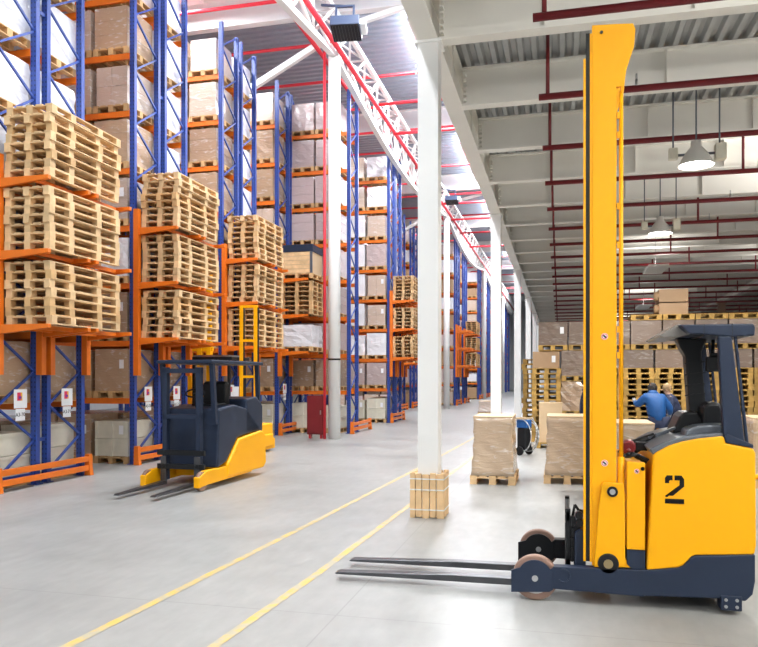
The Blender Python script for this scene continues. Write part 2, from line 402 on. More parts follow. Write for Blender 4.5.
# ------------------------------------------------------------------ red pipes
def pipe(name, pts, r, label, m='red', group=None, cat='pipe'):
    o = MB().tube(pts, r, 10).build(name, m); return tag(o, label, cat, group)
drops = {}
for k in range(28):
    y = 8.03 + 2.3 * k
    t = thing('sprinkler_pipe', (0, y, 5.63), 'dark red sprinkler pipe hung crosswise under the low ceiling, %s from the camera' % ORD[k] if k < 12 else 'distant dark red sprinkler pipe crossing the low ceiling, %s counted from the camera' % NTH[k], 'pipe', 'sprinkler pipes under the low ceiling')
    MB().cyl((-.28, 0, 0), (25.5, 0, 0), .045, n=10).build('pipe_run', 'darkred', t)
    j = .0 if k % 2 else .9
    for i in range(6):
        x = -.16 + i * 3.5 + (j if i else 0)
        MB().cyl((x, 0, .02), (x, 0, .955), .026, n=8).build('drop_pipe', 'darkred', t)
    if k < 6:
        for i in range(4):
            x = 1.0 + i * 2.6
            MB().cyl((x, 0, 0), (x, 0, .12), .02, n=8).cyl((x, 0, .12), (x, 0, .2), .012, n=8).build('sprinkler_head', 'bright', t)
for k in range(30):
    y = 13.2 + 2.75 * k
    pipe('roof_sprinkler_pipe', [(-22, y, 12.05), (-6.75 if k % 2 else -2.2, y, 12.05)], .05, 'bright red pipe crossing under the high roof, %s from the camera' % ORD[k] if k < 10 else 'distant bright red pipe crossing under the high roof, %s counted from the camera' % NTH[k], 'hallred', 'red pipes under the high roof')
pipe('long_red_main_pipe', [(-6.10, 4, 11.1), (-6.10, 105, 11.1)], .07, 'thick red main pipe running along the right of the white truss', 'hallred')
pipe('long_red_branch_pipe', [(-6.75, 4, 11.2), (-6.75, 105, 11.2)], .06, 'red pipe running lower along the left of the white truss', 'hallred')
pipe('red_standpipe', [(-6.56, 20.0, 0), (-6.56, 20.0, 11.2)], .042, 'red standpipe rising floor to truss left of the round white column', 'hallred')
pipe('red_standpipe', [(-6.72, 41.8, 0), (-6.72, 41.8, 11.2)], .06, 'red standpipe beside the second round white column', 'hallred')
for i, (y, z) in enumerate(((24.5, 11.2), (27.0, 11.0), (38.5, 11.0), (42, 10.9), (46, 10.9), (51, 10.9))):
    pipe('red_cross_pipe', [(-6.1, y, z), (-2.2, y, z), (-2.2, y, z + 1.0)], .055, 'bright red branch pipe between the truss and the girder, %s from the camera' % ORD[i], 'hallred', 'red branch pipes over the aisle')
for i, (x, y) in enumerate(((-2.95, 24.5), (-2.75, 27.0), (-3.0, 38.5), (-3.0, 46))):
    z = 11.2
    pipe('red_bent_pipe', [(x, y, z - .1), (x, y, z + .9), (x - 1.2, y - 2.2, z + 1.7)], .05, 'bent red riser pipe above the aisle, %s from the camera' % ORD[i], 'hallred', 'bent red risers over the aisle')

# fire hose cabinet by the standpipe
t = thing('fire_hose_cabinet', (-6.85, 20.1, 0), 'tall dark red fire cabinet left of the round white column', 'cabinet')
MB().box(-.25, .25, -.1, .1, .12, 1.24).build('body', 'darkred', t, .01)
MB().box(-.23, .23, -.12, -.1, .16, 1.20).build('door', 'darkred', t, .006)
MB().box(.16, .19, -.14, -.12, .7, .82).build('handle', 'bright', t)
MB().box(-.2, -.14, -.08, .08, 0, .12).box(.14, .2, -.08, .08, 0, .12).build('feet', 'red', t)

# ------------------------------------------------------------------ lamps
def high_bay(x, y, z, label, power, top=6.6):
    t = thing('high_bay_lamp', (x, y, z), label, 'lamp', 'high bay lamps')
    t.scale = (1.12,) * 3; top = z + (top - z) / 1.12
    MB().lathe([(.235, 0), (.225, .03), (.15, .17), (.075, .26), (.07, .34), (.0, .36)], 24).build('shade', mat('lamp_shade_grey', (.66, .64, .60), .4), t)
    MB().cyl((0, 0, .004), (0, 0, .03), .20, n=24).build('lamp_glass', 'glass', t)
    MB().box(-.36, -.24, -.05, .05, .10, .26).build('ballast_box', 'crate', t, .01); MB().box(.24, .38, -.07, .07, .06, .28).build('ballast_box', 'crate', t, .01)
    MB().bar((-.3, 0, .16), (.3, 0, .16), .03).build('bracket', 'grey', t)
    for dx in (-.30, 0, .30): MB().cyl((dx, 0, .16 if dx else .34), (dx, 0, top - z), .012, n=6).build('hanging_rod', 'grey', t)
    l = bpy.data.lights.new('high_bay_bulb', 'AREA'); l.shape = 'DISK'; l.size = .38; l.energy = power; l.color = (1, .96, .9)
    o = bpy.data.objects.new('high_bay_bulb', l); C.objects.link(o); o.parent = t; o.location = (0, 0, -.01)
high_bay(2.06, 12.2, 5.05, 'bell shaped high bay lamp hanging on rods, the nearer lit one', 170)
high_bay(2.2, 17.5, 5.0, 'smaller looking high bay lamp hanging farther back under the low ceiling', 170)
for i, (x, y) in enumerate(hall_lights + [(-10.5, y) for y in (16, 32, 54)]):
    t = thing('linear_luminaire', (x, y, HALL + .02), 'long white strip luminaire under the high roof, %s along its row' % NTH[i], 'lamp', 'strip luminaires under the high roof')
    MB().box(-.5, .5, -3.3, 3.3, .02, .12).build('housing', 'white', t)
    for s in (-1, 1): MB().box(-.01, .01, s * 2.5 - .01, s * 2.5 + .01, .12, .6).build('hanger', 'bright', t)
for i, (x, y) in enumerate(dock_fills):  # made-up housings round the added low-hall fill lights
    t = thing('dock_fill_box', (x, y, 5.22), 'added fill light box hanging under the low ceiling, %s of its kind' % NTH[i], 'lamp', 'added fill light boxes under the low ceiling')
    MB().box(-.3, .3, -.85, .85, .0, .08).build('housing', 'white', t)
    MB().box(-.01, .01, -.01, .01, .08, 1.38).build('hanger', 'bright', t)
def flood(x, y, z, s, label, rz=0):
    t = thing('floodlight', (x, y, z), label, 'floodlight', 'floodlights along the truss', rz)
    t.scale = (s, s, s); t.rotation_euler = (R(-13), 0, rz)
    nv = mat('floodlight_body', (.03, .045, .09), .4)
    MB().box(-.36, .36, -.32, .32, -.1, .16).build('housing', nv, t, .02)
    mb = MB()
    for i in range(9): mb.box(-.32 + i * .075, -.30 + i * .075, -.28, .28, -.125, -.1)
    mb.box(-.34, .34, -.30, .30, -.104, -.1).build('grille', 'blacksteel', t)
    MB().bar((-.26, -.05, .16), (-.26, -.05, .62), .05).bar((.18, -.05, .16), (.18, -.05, .62), .05).bar((-.285, -.05, .62), (.205, -.05, .62), .05).build('yoke', nv, t)
    MB().box(.36, .5, -.2, .2, -.02, .12).build('side_box', 'paper', t)
    MB().bar((-.04, -.05, .62), (-.7, .25, .95), .05).build('support_arm', nv, t)
flood(-5.35, 18.1, 10.75, 1.05, 'dark floodlight with a yoke bracket high beside the nearest round column', R(8))
flood(-5.4, 37.5, 10.9, .9, 'dark floodlight hanging beside the truss farther down the aisle')

# ------------------------------------------------------------------ floor lines
def strip(name, pts, w, label):
    mb = MB(); m, n, l, b = nt('worn_yellow_line')
    nz = n.new('ShaderNodeTexNoise'); nz.inputs['Scale'].default_value = 7; nz.inputs['Detail'].default_value = 6
    tc = n.new('ShaderNodeTexCoord'); l.new(tc.outputs['Object'], nz.inputs['Vector'])
    r = n.new('ShaderNodeValToRGB'); r.color_ramp.elements[0].position = .38; r.color_ramp.elements[0].color = (.62, .42, .10, 1)
    r.color_ramp.elements[1].position = .60; r.color_ramp.elements[1].color = (.42, .38, .27, 1)
    l.new(nz.outputs[0], r.inputs[0]); l.new(r.outputs[0], b.inputs['Base Color']); b.inputs['Roughness'].default_value = .45
    for a, c in zip(pts, pts[1:]):
        vs = [mb.bm.verts.new(p) for p in ((a[0] - w / 2, a[1], .003), (a[0] + w / 2, a[1], .003), (c[0] + w / 2, c[1], .003), (c[0] - w / 2, c[1], .003))]
        mb.bm.faces.new(vs)
    o = mb.build(name, m); o['kind'] = 'structure'; return o
strip('floor_line_left', [(-3.13, 3.9), (-2.89, 8.62), (-2.68, 13.4), (-2.45, 20.6), (-2.3, 30)], .075, '')
strip('floor_line_right', [(-2.2, 4.1), (-2.1, 6.26), (-2.0, 9.97), (-1.9, 14.5), (-1.7, 21)], .075, '')

# ------------------------------------------------------------------ pallets
def pallet_mesh(name, w, l, h, m, fr=(0, .5, 1), nb=5, bw=.10, bt=.13):
    """blocks on three bottom boards; w along x, l along y; blocks along y at the fractions fr"""
    mb = MB()
    for ix in (0, .5, 1):
        x = -w / 2 + bw / 2 + ix * (w - bw)
        mb.box(x - bw / 2, x + bw / 2, -l / 2, l / 2, 0, h * bt)
        for f in fr:
            y = -l / 2 + .065 + f * (l - .13)
            mb.box(x - bw / 2, x + bw / 2, y - .06, y + .06, h * bt, h * .76)
    for f in fr:
        y = -l / 2 + .065 + f * (l - .13); mb.box(-w / 2, w / 2, y - .06, y + .06, h * .76, h * .87)
    gap = (w - nb * .115) / (nb - 1)
    for i in range(nb):
        x = -w / 2 + i * (.115 + gap); mb.box(x, x + .115, -l / 2, l / 2, h * .87, h)
    return mb.mesh(name, m)
PH = .144
euro = pallet_mesh('pallet', .8, 1.0, PH, 'wood')
wall_p = pallet_mesh('pallet', 1.0, .78, PH, 'wooddark', bw=.13, bt=.14)
wall_p.transform(Matrix.Rotation(PI / 2, 4, 'Z'))
longp = pallet_mesh('long_pallet', .8, 1.78, .136, 'woodpale', (0, .27, .69, 1))
longp2 = pallet_mesh('long_pallet', .8, 1.78, .136, 'wood', (0, .27, .69, 1))

# ------------------------------------------------------------------ goods
def load_mesh(w, d, h, m, seam=0, wob=.008, nx=5, seed=1):
    """a wrapped block of cartons with slightly crumpled faces"""
    rnd = random.Random(seed); bm = bmesh.new()
    bmesh.ops.create_cube(bm, size=1); bmesh.ops.subdivide_edges(bm, edges=bm.edges, cuts=nx, use_grid_fill=True)
    for v in bm.verts:
        v.co = Vector((v.co.x * w, v.co.y * d, (v.co.z + .5) * h))
        if v.co.z > .01: v.co += Vector((rnd.uniform(-wob, wob), rnd.uniform(-wob, wob), rnd.uniform(-wob, wob) * .5))
    me = bpy.data.meshes.new('goods'); bm.to_mesh(me); bm.free(); me.materials.append(M[m]); return me
def seams(w, d, h, nx, nz, m='kraft'):
    """cartons standing side by side and on top of one another"""
    mb = MB(); g_ = .005
    for i in range(nx):
        for k in range(nz):
            mb.box(-w / 2 + i * w / nx + g_, -w / 2 + (i + 1) * w / nx - g_, -d / 2, d / 2, k * h / nz + g_, (k + 1) * h / nz - g_ * .2)
    mb.box(-w / 2 + .02, w / 2 - .02, -d / 2 + .02, d / 2 - .02, 0, h - .02)
    return mb.mesh('cartons', m)
LM = {
 'white': [(load_mesh(.78, .95, .86, 'wrapwhite', seed=3), 'white film wrapped load'), (load_mesh(.76, .93, .78, 'wrapwhite', wob=.02, seed=9), 'crumpled white film wrapped load')],
 'beige': [(seams(.76, .95, .84, 1, 2, 'wrapbeige'), 'beige film wrapped carton load'), (seams(.72, .92, .8, 2, 2, 'wrapbeige'), 'beige load of four cartons under film')],
 'kraft': [(load_mesh(.76, .95, .86, 'wrapkraft', seed=5), 'brown carton load under clear film'), (seams(.76, .94, .84, 1, 3, 'wrapkraft'), 'brown layered carton load under film')],
 'pink': [(seams(.78, .95, .84, 1, 3, 'wrappink'), 'pinkish film wrapped carton load'), (load_mesh(.77, .95, .86, 'wrappink', seed=8), 'smooth pinkish film wrapped load')],
}
def crates(w, d, h):
    mb = MB()
    for k in range(2):
        z = k * h / 2
        mb.box(-w / 2, w / 2, -d / 2, d / 2, z + .01, z + h / 2 - .01)
        mb.box(-w / 2 - .012, w / 2 + .012, -d / 2 - .012, d / 2 + .012, z + h / 2 - .05, z + h / 2)
        for x in (-w / 2, -.03, w / 2 - .06): mb.box(x, x + .06, -d / 2 - .02, -d / 2, z + .01, z + h / 2)
    return mb.mesh('crates', 'crate')
LM['crate'] = [(crates(.74, .9, .8), 'pale boxes stacked two high'), (crates(.76, .9, .72), 'two pale boxes one on the other')]
slab = MB().box(-.05, .05, -.003, .003, -.09, .09).mesh('shipping_label', 'paper')

# ------------------------------------------------------------------ racks
LV = [1.28 + 1.168 * k for k in range(8)]           # top faces of the beams are LV + .06
TOPZ = 10.85
up_me = MB().box(-.055, .055, -.045, -.035, 0, TOPZ).box(-.055, -.045, -.035, .045, 0, TOPZ).box(.045, .055, -.035, .045, 0, TOPZ).box(-.09, .09, -.08, .08, 0, .012).mesh('upright', 'upright')
def zig(L, flip=0):
    mb = MB(); z = .18; s = flip; st = .56
    mb.bar((0, .05, z), (0, L - .05, z), .035)
    while z + st < TOPZ:
        a, b = (.05, L - .05) if s % 2 == 0 else (L - .05, .05)
        mb.bar((0, a, z), (0, b, z + st * .72 if 0 else z + st), .035, .035); z += st; s += 1
    return mb.mesh('bracing', 'blue')
FD = .95
zig_a, zig_b = zig(FD, 0), zig(FD, 1)
def beam_me(L):
    mb = MB().box(-L / 2 + .055, L / 2 - .055, -.025, .025, -.055, .06)
    for s in (-1, 1): mb.box(s * (L / 2 - .055) - .004, s * (L / 2 - .055) + .004, -.045, .045, -.12, .10)
    return mb.mesh('beam', 'orange')
BL = {}
def half_rack(root, y, xs, levels=8):
    """one run of frames and beams, its front at local y"""
    for i, x in enumerate(xs):
        for dy in (0, FD): put('upright', up_me, root, 0, (x, y + dy + (.045 if dy == 0 else -.0), 0))
        put('bracing', zig_a if i % 2 == 0 else zig_b, root, 0, (x, y + .03, 0))
    for a, b in zip(xs, xs[1:]):
        L = round(abs(a - b), 3)
        if L not in BL: BL[L] = beam_me(L)
        for k in range(levels):
            for dy in (-.0, FD): put('beam', BL[L], root, 0, ((a + b) / 2, y + dy + (.0 if dy else .045), LV[k]))
ROWS = []
def rack(Y0, Xe, label, bays=2, ext_back=0, group='blue and orange pallet racks'):
    root = thing('pallet_rack', (Xe, Y0, 0), label, 'rack', group)
    xs = [-2.7 * i for i in range(bays + 1)]
    half_rack(root, 0, xs); half_rack(root, FD + .22, ([ext_back] if ext_back else []) + xs)
    mb = MB()
    for z in (.7, 3.0, 5.4, 7.8, 10.0): mb.box(-.02, .02, FD + .03, FD + .24, z, z + .06)
    mb.build('row_spacer', 'blue', root)
    ROWS.append(root); return root
POS = ['end place', 'inner place', 'third place']
RN = {'A': 'nearest rack row', 'B': 'second rack row', 'C': 'third rack row', 'D': 'fourth rack row', 'E': 'rack behind round column', 'F': 'fifth rack row'}
def lev_word(k): return 'floor level' if k == 0 else 'beam level %s' % ['one', 'two', 'three', 'four', 'five', 'six', 'seven', 'eight'][k - 1]
INNER = []
def stock(kinds, rowk, Y, Xc, k, half, posw):
    z = 0 if k == 0 else LV[k - 1] + .06
    kind = kinds
    if kind == 'none': return
    if posw == 'third place' or (half == 'back' and posw != 'end place'): INNER.append((Xc, Y, z))
    else: p = put('pallet', euro, None, 0, (Xc, Y, z))
    if (Xc, Y, z) not in INNER: tag(p, 'pallet %s, %s, %s half, %s' % (lev_word(k), RN[rowk], half, posw), 'pallet', 'pallets in the racks')
    me, words = random.choice(LM[kind])
    g_ = put('wrapped_load', me, None, 0, (Xc + random.uniform(-.012, .012), Y + random.uniform(-.02, .02), z + PH))
    tag(g_, '%s %s, %s, %s' % (words, lev_word(k), RN[rowk], half + ' ' + posw), 'wrapped load', 'goods in the racks')
    if k < 5 and half == 'front': put('shipping_label', slab, g_, 0, (.24, -.487, .55))
def pick(k, r):
    if k <= 1: return r.choice(['kraft', 'kraft', 'beige'])
    if k <= 3: return r.choice(['kraft', 'beige', 'white'])
    return r.choice(['white', 'beige', 'beige', 'white', 'pink'])

rowdef = [('A', 9.38, 'tall rack row at the left edge of the picture, its end frames signed'),
          ('B', 13.14, 'second tall rack row from the left, beside the moving truck'),
          ('C', 17.1, 'third tall rack row from the left, behind the yellow lift mast'),
          ('D', 20.9, 'fourth tall rack row, reaching one bay further behind the round column')]
for key, Y0, lab in rowdef:
    rack(Y0, -8.4, lab, ext_back=(1.95 if key == 'D' else 0))
    rr = random.Random(ord(key))
    for k in range(9):
        for i in range(3):
            if i == 2 and k > 3: continue
            X = -8.4 - .50 - .86 * i
            kd = pick(k, rr)
            if k == 0: kd = {('A', 0): 'crate', ('B', 0): 'kraft', ('B', 1): 'crate', ('C', 0): 'crate', ('D', 0): 'crate'}.get((key, i), 'kraft')
            if k >= 4 and i == 0: kd = 'white' if key == 'A' else rr.choice(['beige', 'beige', 'pink', 'kraft'])
            if k >= 4 and i == 1: kd = 'beige'
            if key == 'A' and i == 1 and k > 3: continue
            if key == 'B' and i == 0 and k == 0: kd = 'crate'
            if key == 'B' and i == 1 and k == 0: kd = 'kraft'
            stock(kd, key, Y0 + .5, X, k, 'front', POS[i])
        kd = 'white' if k >= 4 else ('kraft' if k else 'crate')
        stock(kd, key, Y0 + FD + .22 + .5, -8.4 - .50, k, 'back', POS[0])
        if k < 4:
            for i in (1, 2): stock(rr.choice(['kraft', 'beige']), key, Y0 + FD + .22 + .5, -8.4 - .50 - .86 * i, k, 'back', POS[i])
mb = MB()
for x, y, z in INNER:
    mb.box(x - .4, x + .4, y - .5, y + .5, z + .11, z + PH)
    for a in (-.35, 0, .35): mb.box(x + a - .05, x + a + .05, y - .5, y + .5, z, z + .11)
o = mb.build('inner_rack_pallets', 'wood'); tag(o, 'pallets deep inside the near rack rows, mostly hidden behind the end loads', 'pallets', None, 'stuff')
# extension bay behind the round column
for k in range(9):
    for i, X in enumerate((-8.02, -7.18)):
        stock('pink' if k > 1 else ('kraft' if k else 'crate'), 'E', 20.9 + FD + .22 + .5, X + .02, k, 'front', ['left place', 'right place'][i])
# fifth tall row, ending further into the aisle
rack(27.8, -6.5, 'tall rack row beyond the round white column, ending nearer the aisle')
rr = random.Random(5)
for k in range(9):
    for i in range(2):
        kd = 'crate' if k == 0 else rr.choice(['white', 'beige', 'pink', 'white'])
        stock(kd, 'F', 28.3, -6.5 - .5 - .86 * i, k, 'front', POS[i])
    stock('beige', 'F', 27.8 + FD + .22 + .5, -7.0, k, 'back', POS[0])
farrows = [(37.7, -8.4), (41.5, -8.4), (46.3, -6.5), (50.3, -6.5), (60, -6.5), (64, -6.5), (68, -6.5), (72, -6.5), (76.5, -6.5), (81, -6.5), (86, -6.5), (91, -6.5), (96, -6.5)]
proto = None
def far_goods(rows):
    """distant goods nobody could tell apart"""
    gm = MB(); pm = MB(); r = random.Random(11)
    for Y0, Xe in rows:
        for half in (0, 1):
            for k in range(9):
                z = 0 if k == 0 else LV[k - 1] + .06
                for i in range(4 if half == 0 else 2):
                    X = Xe - .5 - .86 * i; Y = Y0 + .5 + half * 1.17
                    if i in (3,): X -= .15
                    h = r.uniform(.6, .88)
                    pm.box(X - .4, X + .4, Y - .5, Y + .5, z + .1, z + PH)
                    for q in (-.35, 0, .35): pm.box(X + q - .05, X + q + .05, Y - .5, Y + .5, z, z + .1)
                    gm.box(X - .38, X + .38, Y - .47, Y + .47, z + PH, z + PH + h, mi=r.choice([0, 1, 2, 3]))
    o = gm.build('distant_goods', ['wrapwhite', 'wrapbeige', 'kraft', 'wrappink']); tag(o, 'distant wrapped goods filling the far rack rows down the aisle', 'goods', None, 'stuff')
    o = pm.build('distant_pallets', 'wood'); tag(o, 'distant pallets under the goods in the far rack rows', 'pallets', None, 'stuff')
for i, (Y0, Xe) in enumerate(farrows):
    if proto is None:
        proto = rack(Y0, Xe, ''); root = proto
    else:
        root = copy_tree(proto); root.location = (Xe, Y0, 0); ROWS.append(root)
    root['label'] = 'distant tall rack row, %s beyond the first round column\'s racks' % NTH[i] if i < 6 else 'very distant rack row near the aisle end, %s past the first round column' % NTH[i]
far_goods(farrows)

# end guards
def guard_proto():
    t = thing('rack_end_guard', (0, 0, 0), '', 'guard rail')
    L = 2.12
    for y in (-.04, L + .04):
        MB().prism([(-.06, 0), (.07, 0), (.05, .12), (.04, .38), (-.05, .38)], y - .05, y + .05).build('post', 'orange', t, .006)
    for z in (.09, .25): MB().box(-.03, .035, 0, L, z, z + .095).build('rail', 'orange', t, .006)
    return t
gp = guard_proto(); first = True
for i, (Xe, Y0) in enumerate([(-8.4, y) for _, y, _ in rowdef] + [(-6.45, 22.0), (-6.5, 27.8)] + [(x, y) for y, x in farrows[:8]]):
    o = gp if first else copy_tree(gp); first = False
    o.location = (Xe + .16, Y0 - .02, 0); tag(o, 'orange double guard rail at the foot of the %s' % ['leftmost rack end', 'second rack end, beside the moving truck', 'third rack end by the yellow mast', 'fourth rack end before the fire cabinet', 'rack end beside the round white column', 'rack end beyond the round white column'][i] if i < 6 else 'small orange guard rail at a distant rack end, %s along' % NTH[i - 6], 'guard rail', 'guard rails at the rack ends')

# ------------------------------------------------------------------ signs on the rack ends
def text_mesh(txt, size):
    cu = bpy.data.curves.new('t', 'FONT'); cu.body = txt; cu.size = size; cu.align_x = 'CENTER'; cu.align_y = 'CENTER'; cu.extrude = .001
    o = bpy.data.objects.new('t', cu); C.objects.link(o)
    dg = bpy.context.evaluated_depsgraph_get(); me = bpy.data.meshes.new_from_object(o.evaluated_get(dg))
    bpy.data.objects.remove(o); me.materials.clear(); me.materials.append(M['ink']); return me
def sign(x, y, z, code, label, s=1.0):
    t = thing('location_sign', (x, y, z), label, 'sign', 'location signs on the rack ends', R(90))
    t.scale = (s, s, s)
    MB().box(-.145, .145, -.004, 0, .0, .30).build('sheet', 'paper', t)
    MB().box(-.075, .0, -.007, -.004, .12, .25).build('red_mark', 'signred', t)
    MB().box(.0, .035, -.007, -.004, .12, .25).build('yellow_mark', 'signyel', t)
    MB().box(-.045, .015, -.009, -.007, .15, .19).build('purple_mark', 'signpur', t)
    MB().box(-.11, .10, -.004, 0, -.20, -.01).build('code_sheet', 'paper', t)
    o = put('code', text_mesh(code, .085), t, 0, (-.005, -.006, -.105)); o.rotation_euler = (R(90), 0, 0)
for i, (y, c, w) in enumerate(((9.90, 'A3-70', 'leftmost white location sign reading A3-70 on the leftmost rack end'), (11.03, 'A3-71', 'white location sign on the right frame of the leftmost rack end'),
                             (13.62, 'A2-70', 'white location sign on the left frame of the second rack end'), (14.78, 'A2-71', 'white location sign on the right frame of the second rack end'),
                             (17.6, 'A1-70', 'white location sign on the left frame of the third rack end'), (21.4, 'A0-70', 'white location sign on the fourth rack end'))):
    sign(-8.325, y, 1.27, c, w)

# ------------------------------------------------------------------ cantilever shelves with empty pallets
CL = [2.52, 3.64, 4.74]
def cantilever_proto(ys=(.0, FD, FD + .22, FD * 2 + .22)):
    t = thing('cantilever_shelf', (0, 0, 0), '', 'shelf')
    for y in ys:
        mb = MB().box(.06, .17, y - .055, y + .055, CL[0] - .72, CL[2] + .42)
        for i in range(12): mb.box(.17, .172, y - .012, y + .012, CL[0] - .1 + i * .22, CL[0] - .07 + i * .22)
        mb.build('bracket_post', 'orange', t, .004)
        for z in CL:
            mb = MB().prism([(.17, z - .10), (.17, z + .04), (1.02, z + .04), (1.02, z - .02)], y - .035, y + .035)
            mb.build('arm', 'orange', t, .004)
    for z in CL:
        MB().box(.70, .75, .0, ys[-1], z - .03, z + .035).build('front_rail', 'orange', t)
        MB().box(.30, .36, .0, ys[-1], z - .03, z + .035).build('back_rail', 'orange', t)
    return t
cp = cantilever_proto(); first = True
counts = {'A': (7, 7, 8), 'B': (7, 7, 8), 'C': (7, 7, 8)}; LH = .136
which = {'A': 'leftmost rack end', 'B': 'second rack end', 'C': 'third rack end'}
shelfw = ['lowest', 'middle', 'top']
def stack_long(Xc, Yc, z, n, wherew, grp, sx=1.0):
    for j in range(n):
        o = put('long_pallet', random.choice((longp, longp, longp2)), None, 0, (Xc + random.uniform(-.02, .02), Yc + random.uniform(-.025, .025), z + j * LH))
        o.rotation_euler = (0, 0, random.uniform(-.012, .012))
        h = 'bottom empty pallet' if j == 0 else ('topmost empty pallet' if j == n - 1 else '%s empty pallet up' % NTH[j])
        tag(o, '%s, %s' % (h, wherew), 'pallet', grp)
for i, (key, Y0, _) in enumerate(rowdef):
    o = cp if first else (copy_tree(cp) if key != 'D' else cantilever_proto((0, FD))); first = False
    o.location = (-8.4, Y0, 0)
    tag(o, 'orange cantilever shelves jutting from the %s' % ['leftmost rack end', 'second rack end', 'third rack end', 'fourth rack end'][i], 'shelf', 'cantilever shelves on the rack ends')
    if key in counts:
        for s in range(3):
            stack_long(-7.80, Y0 + .93, CL[s] + .042, counts[key][s], '%s orange shelf, %s' % (shelfw[s], which[key]), 'empty pallets on the orange shelves')
# fourth rack end: box, crate, pallets
Yd = 20.9
def box_obj(name, w, d, h, m, loc, label, cat, bevel=.004, group=None):
    o = MB().box(-w / 2, w / 2, -d / 2, d / 2, 0, h).build(name, m, None, bevel, loc); return tag(o, label, cat, group)
for j in range(2):
    pass
p = put('pallet', pallet_mesh('pallet', 1.0, 1.05, PH, 'wood'), None, 0, (-7.75, Yd + .52, CL[2] + .04)); tag(p, 'pallet under the wooden crate on the top shelf of the fourth rack end', 'pallet')
t = thing('wooden_crate', (-7.75, Yd + .52, CL[2] + .04 + PH), 'pale wooden crate with a black lid on the fourth rack end', 'crate')
MB().box(-.48, .48, -.48, .48, 0, .66).build('body', 'kraftpale', t)
mb = MB()
for i in range(5): mb.box(-.49, .49, -.49, -.48, .02 + i * .13, .13 + i * .13)
mb.build('boards', 'woodpale', t); MB().box(-.51, .51, -.51, .51, .66, .88).build('lid', 'navy', t, .01)
MB().box(.42, .50, -.51, -.48, 0, .66).build('corner_strip', 'grey', t)
pm = pallet_mesh('pallet', 1.0, 1.05, PH, 'wood')
for j in range(7):
    o = put('pallet', pm, None, 0, (-7.75 + random.uniform(-.015, .015), Yd + .52, CL[1] + .042 + j * PH)); tag(o, '%s empty pallet of the stack under the wooden crate\'s shelf' % ('bottom' if j == 0 else ('topmost' if j == 6 else NTH[j])), 'pallet', 'empty pallets on the fourth rack end')
o = put('pallet', pm, None, 0, (-7.75, Yd + .52, CL[0] + .042)); tag(o, 'pallet under the wrapped box on the lowest shelf of the fourth rack end', 'pallet')
o = put('wrapped_load', load_mesh(.96, 1.0, .66, 'wrapwhite', wob=.015, seed=21), None, 0, (-7.75, Yd + .52, CL[0] + .042 + PH)); tag(o, 'low box under cloudy film on the lowest shelf of the fourth rack end', 'wrapped load')
# fifth row's shelf with stacks
o = copy_tree(cp); o.location = (-6.5, 27.8, 0); tag(o, 'orange cantilever shelves on the rack end beyond the round white column', 'shelf', 'cantilever shelves on the rack ends')
for s in range(3):
    stack_long(-5.92, 27.8 + .93, CL[s] + .042, 6 if s < 2 else 7, '%s orange shelf beyond the round column' % shelfw[s], 'empty pallets on the orange shelves')
for yy, xx in ((37.7, -8.4), (46.3, -6.5), (50.3, -6.5)):
    o = copy_tree(cp); o.location = (xx, yy, 0); tag(o, 'distant orange cantilever shelves, %s from the second round column' % {37.7: 'just left', 46.3: 'first row', 50.3: 'second row'}[yy], 'shelf', 'cantilever shelves on the rack ends')
mb = MB(); r_ = random.Random(4)
for yy, xx in ((37.7, -8.4), (50.3, -6.5)):
    for z in CL:
        for j in range(6):
            zz = z + .042 + j * PH; X = xx + .6 + r_.uniform(-.02, .02); Y = yy + .93
            mb.box(X - .4, X + .4, Y - .89, Y + .89, zz + .11, zz + PH)
            for a in (-.35, 0, .35):
                for b in (-.8, -.35, .35, .8): mb.box(X + a - .05, X + a + .05, Y + b - .07, Y + b + .07, zz, zz + .11)
o = mb.build('distant_empty_pallets', 'wood'); tag(o, 'empty pallets stacked on the distant orange shelves', 'pallets', None, 'stuff')

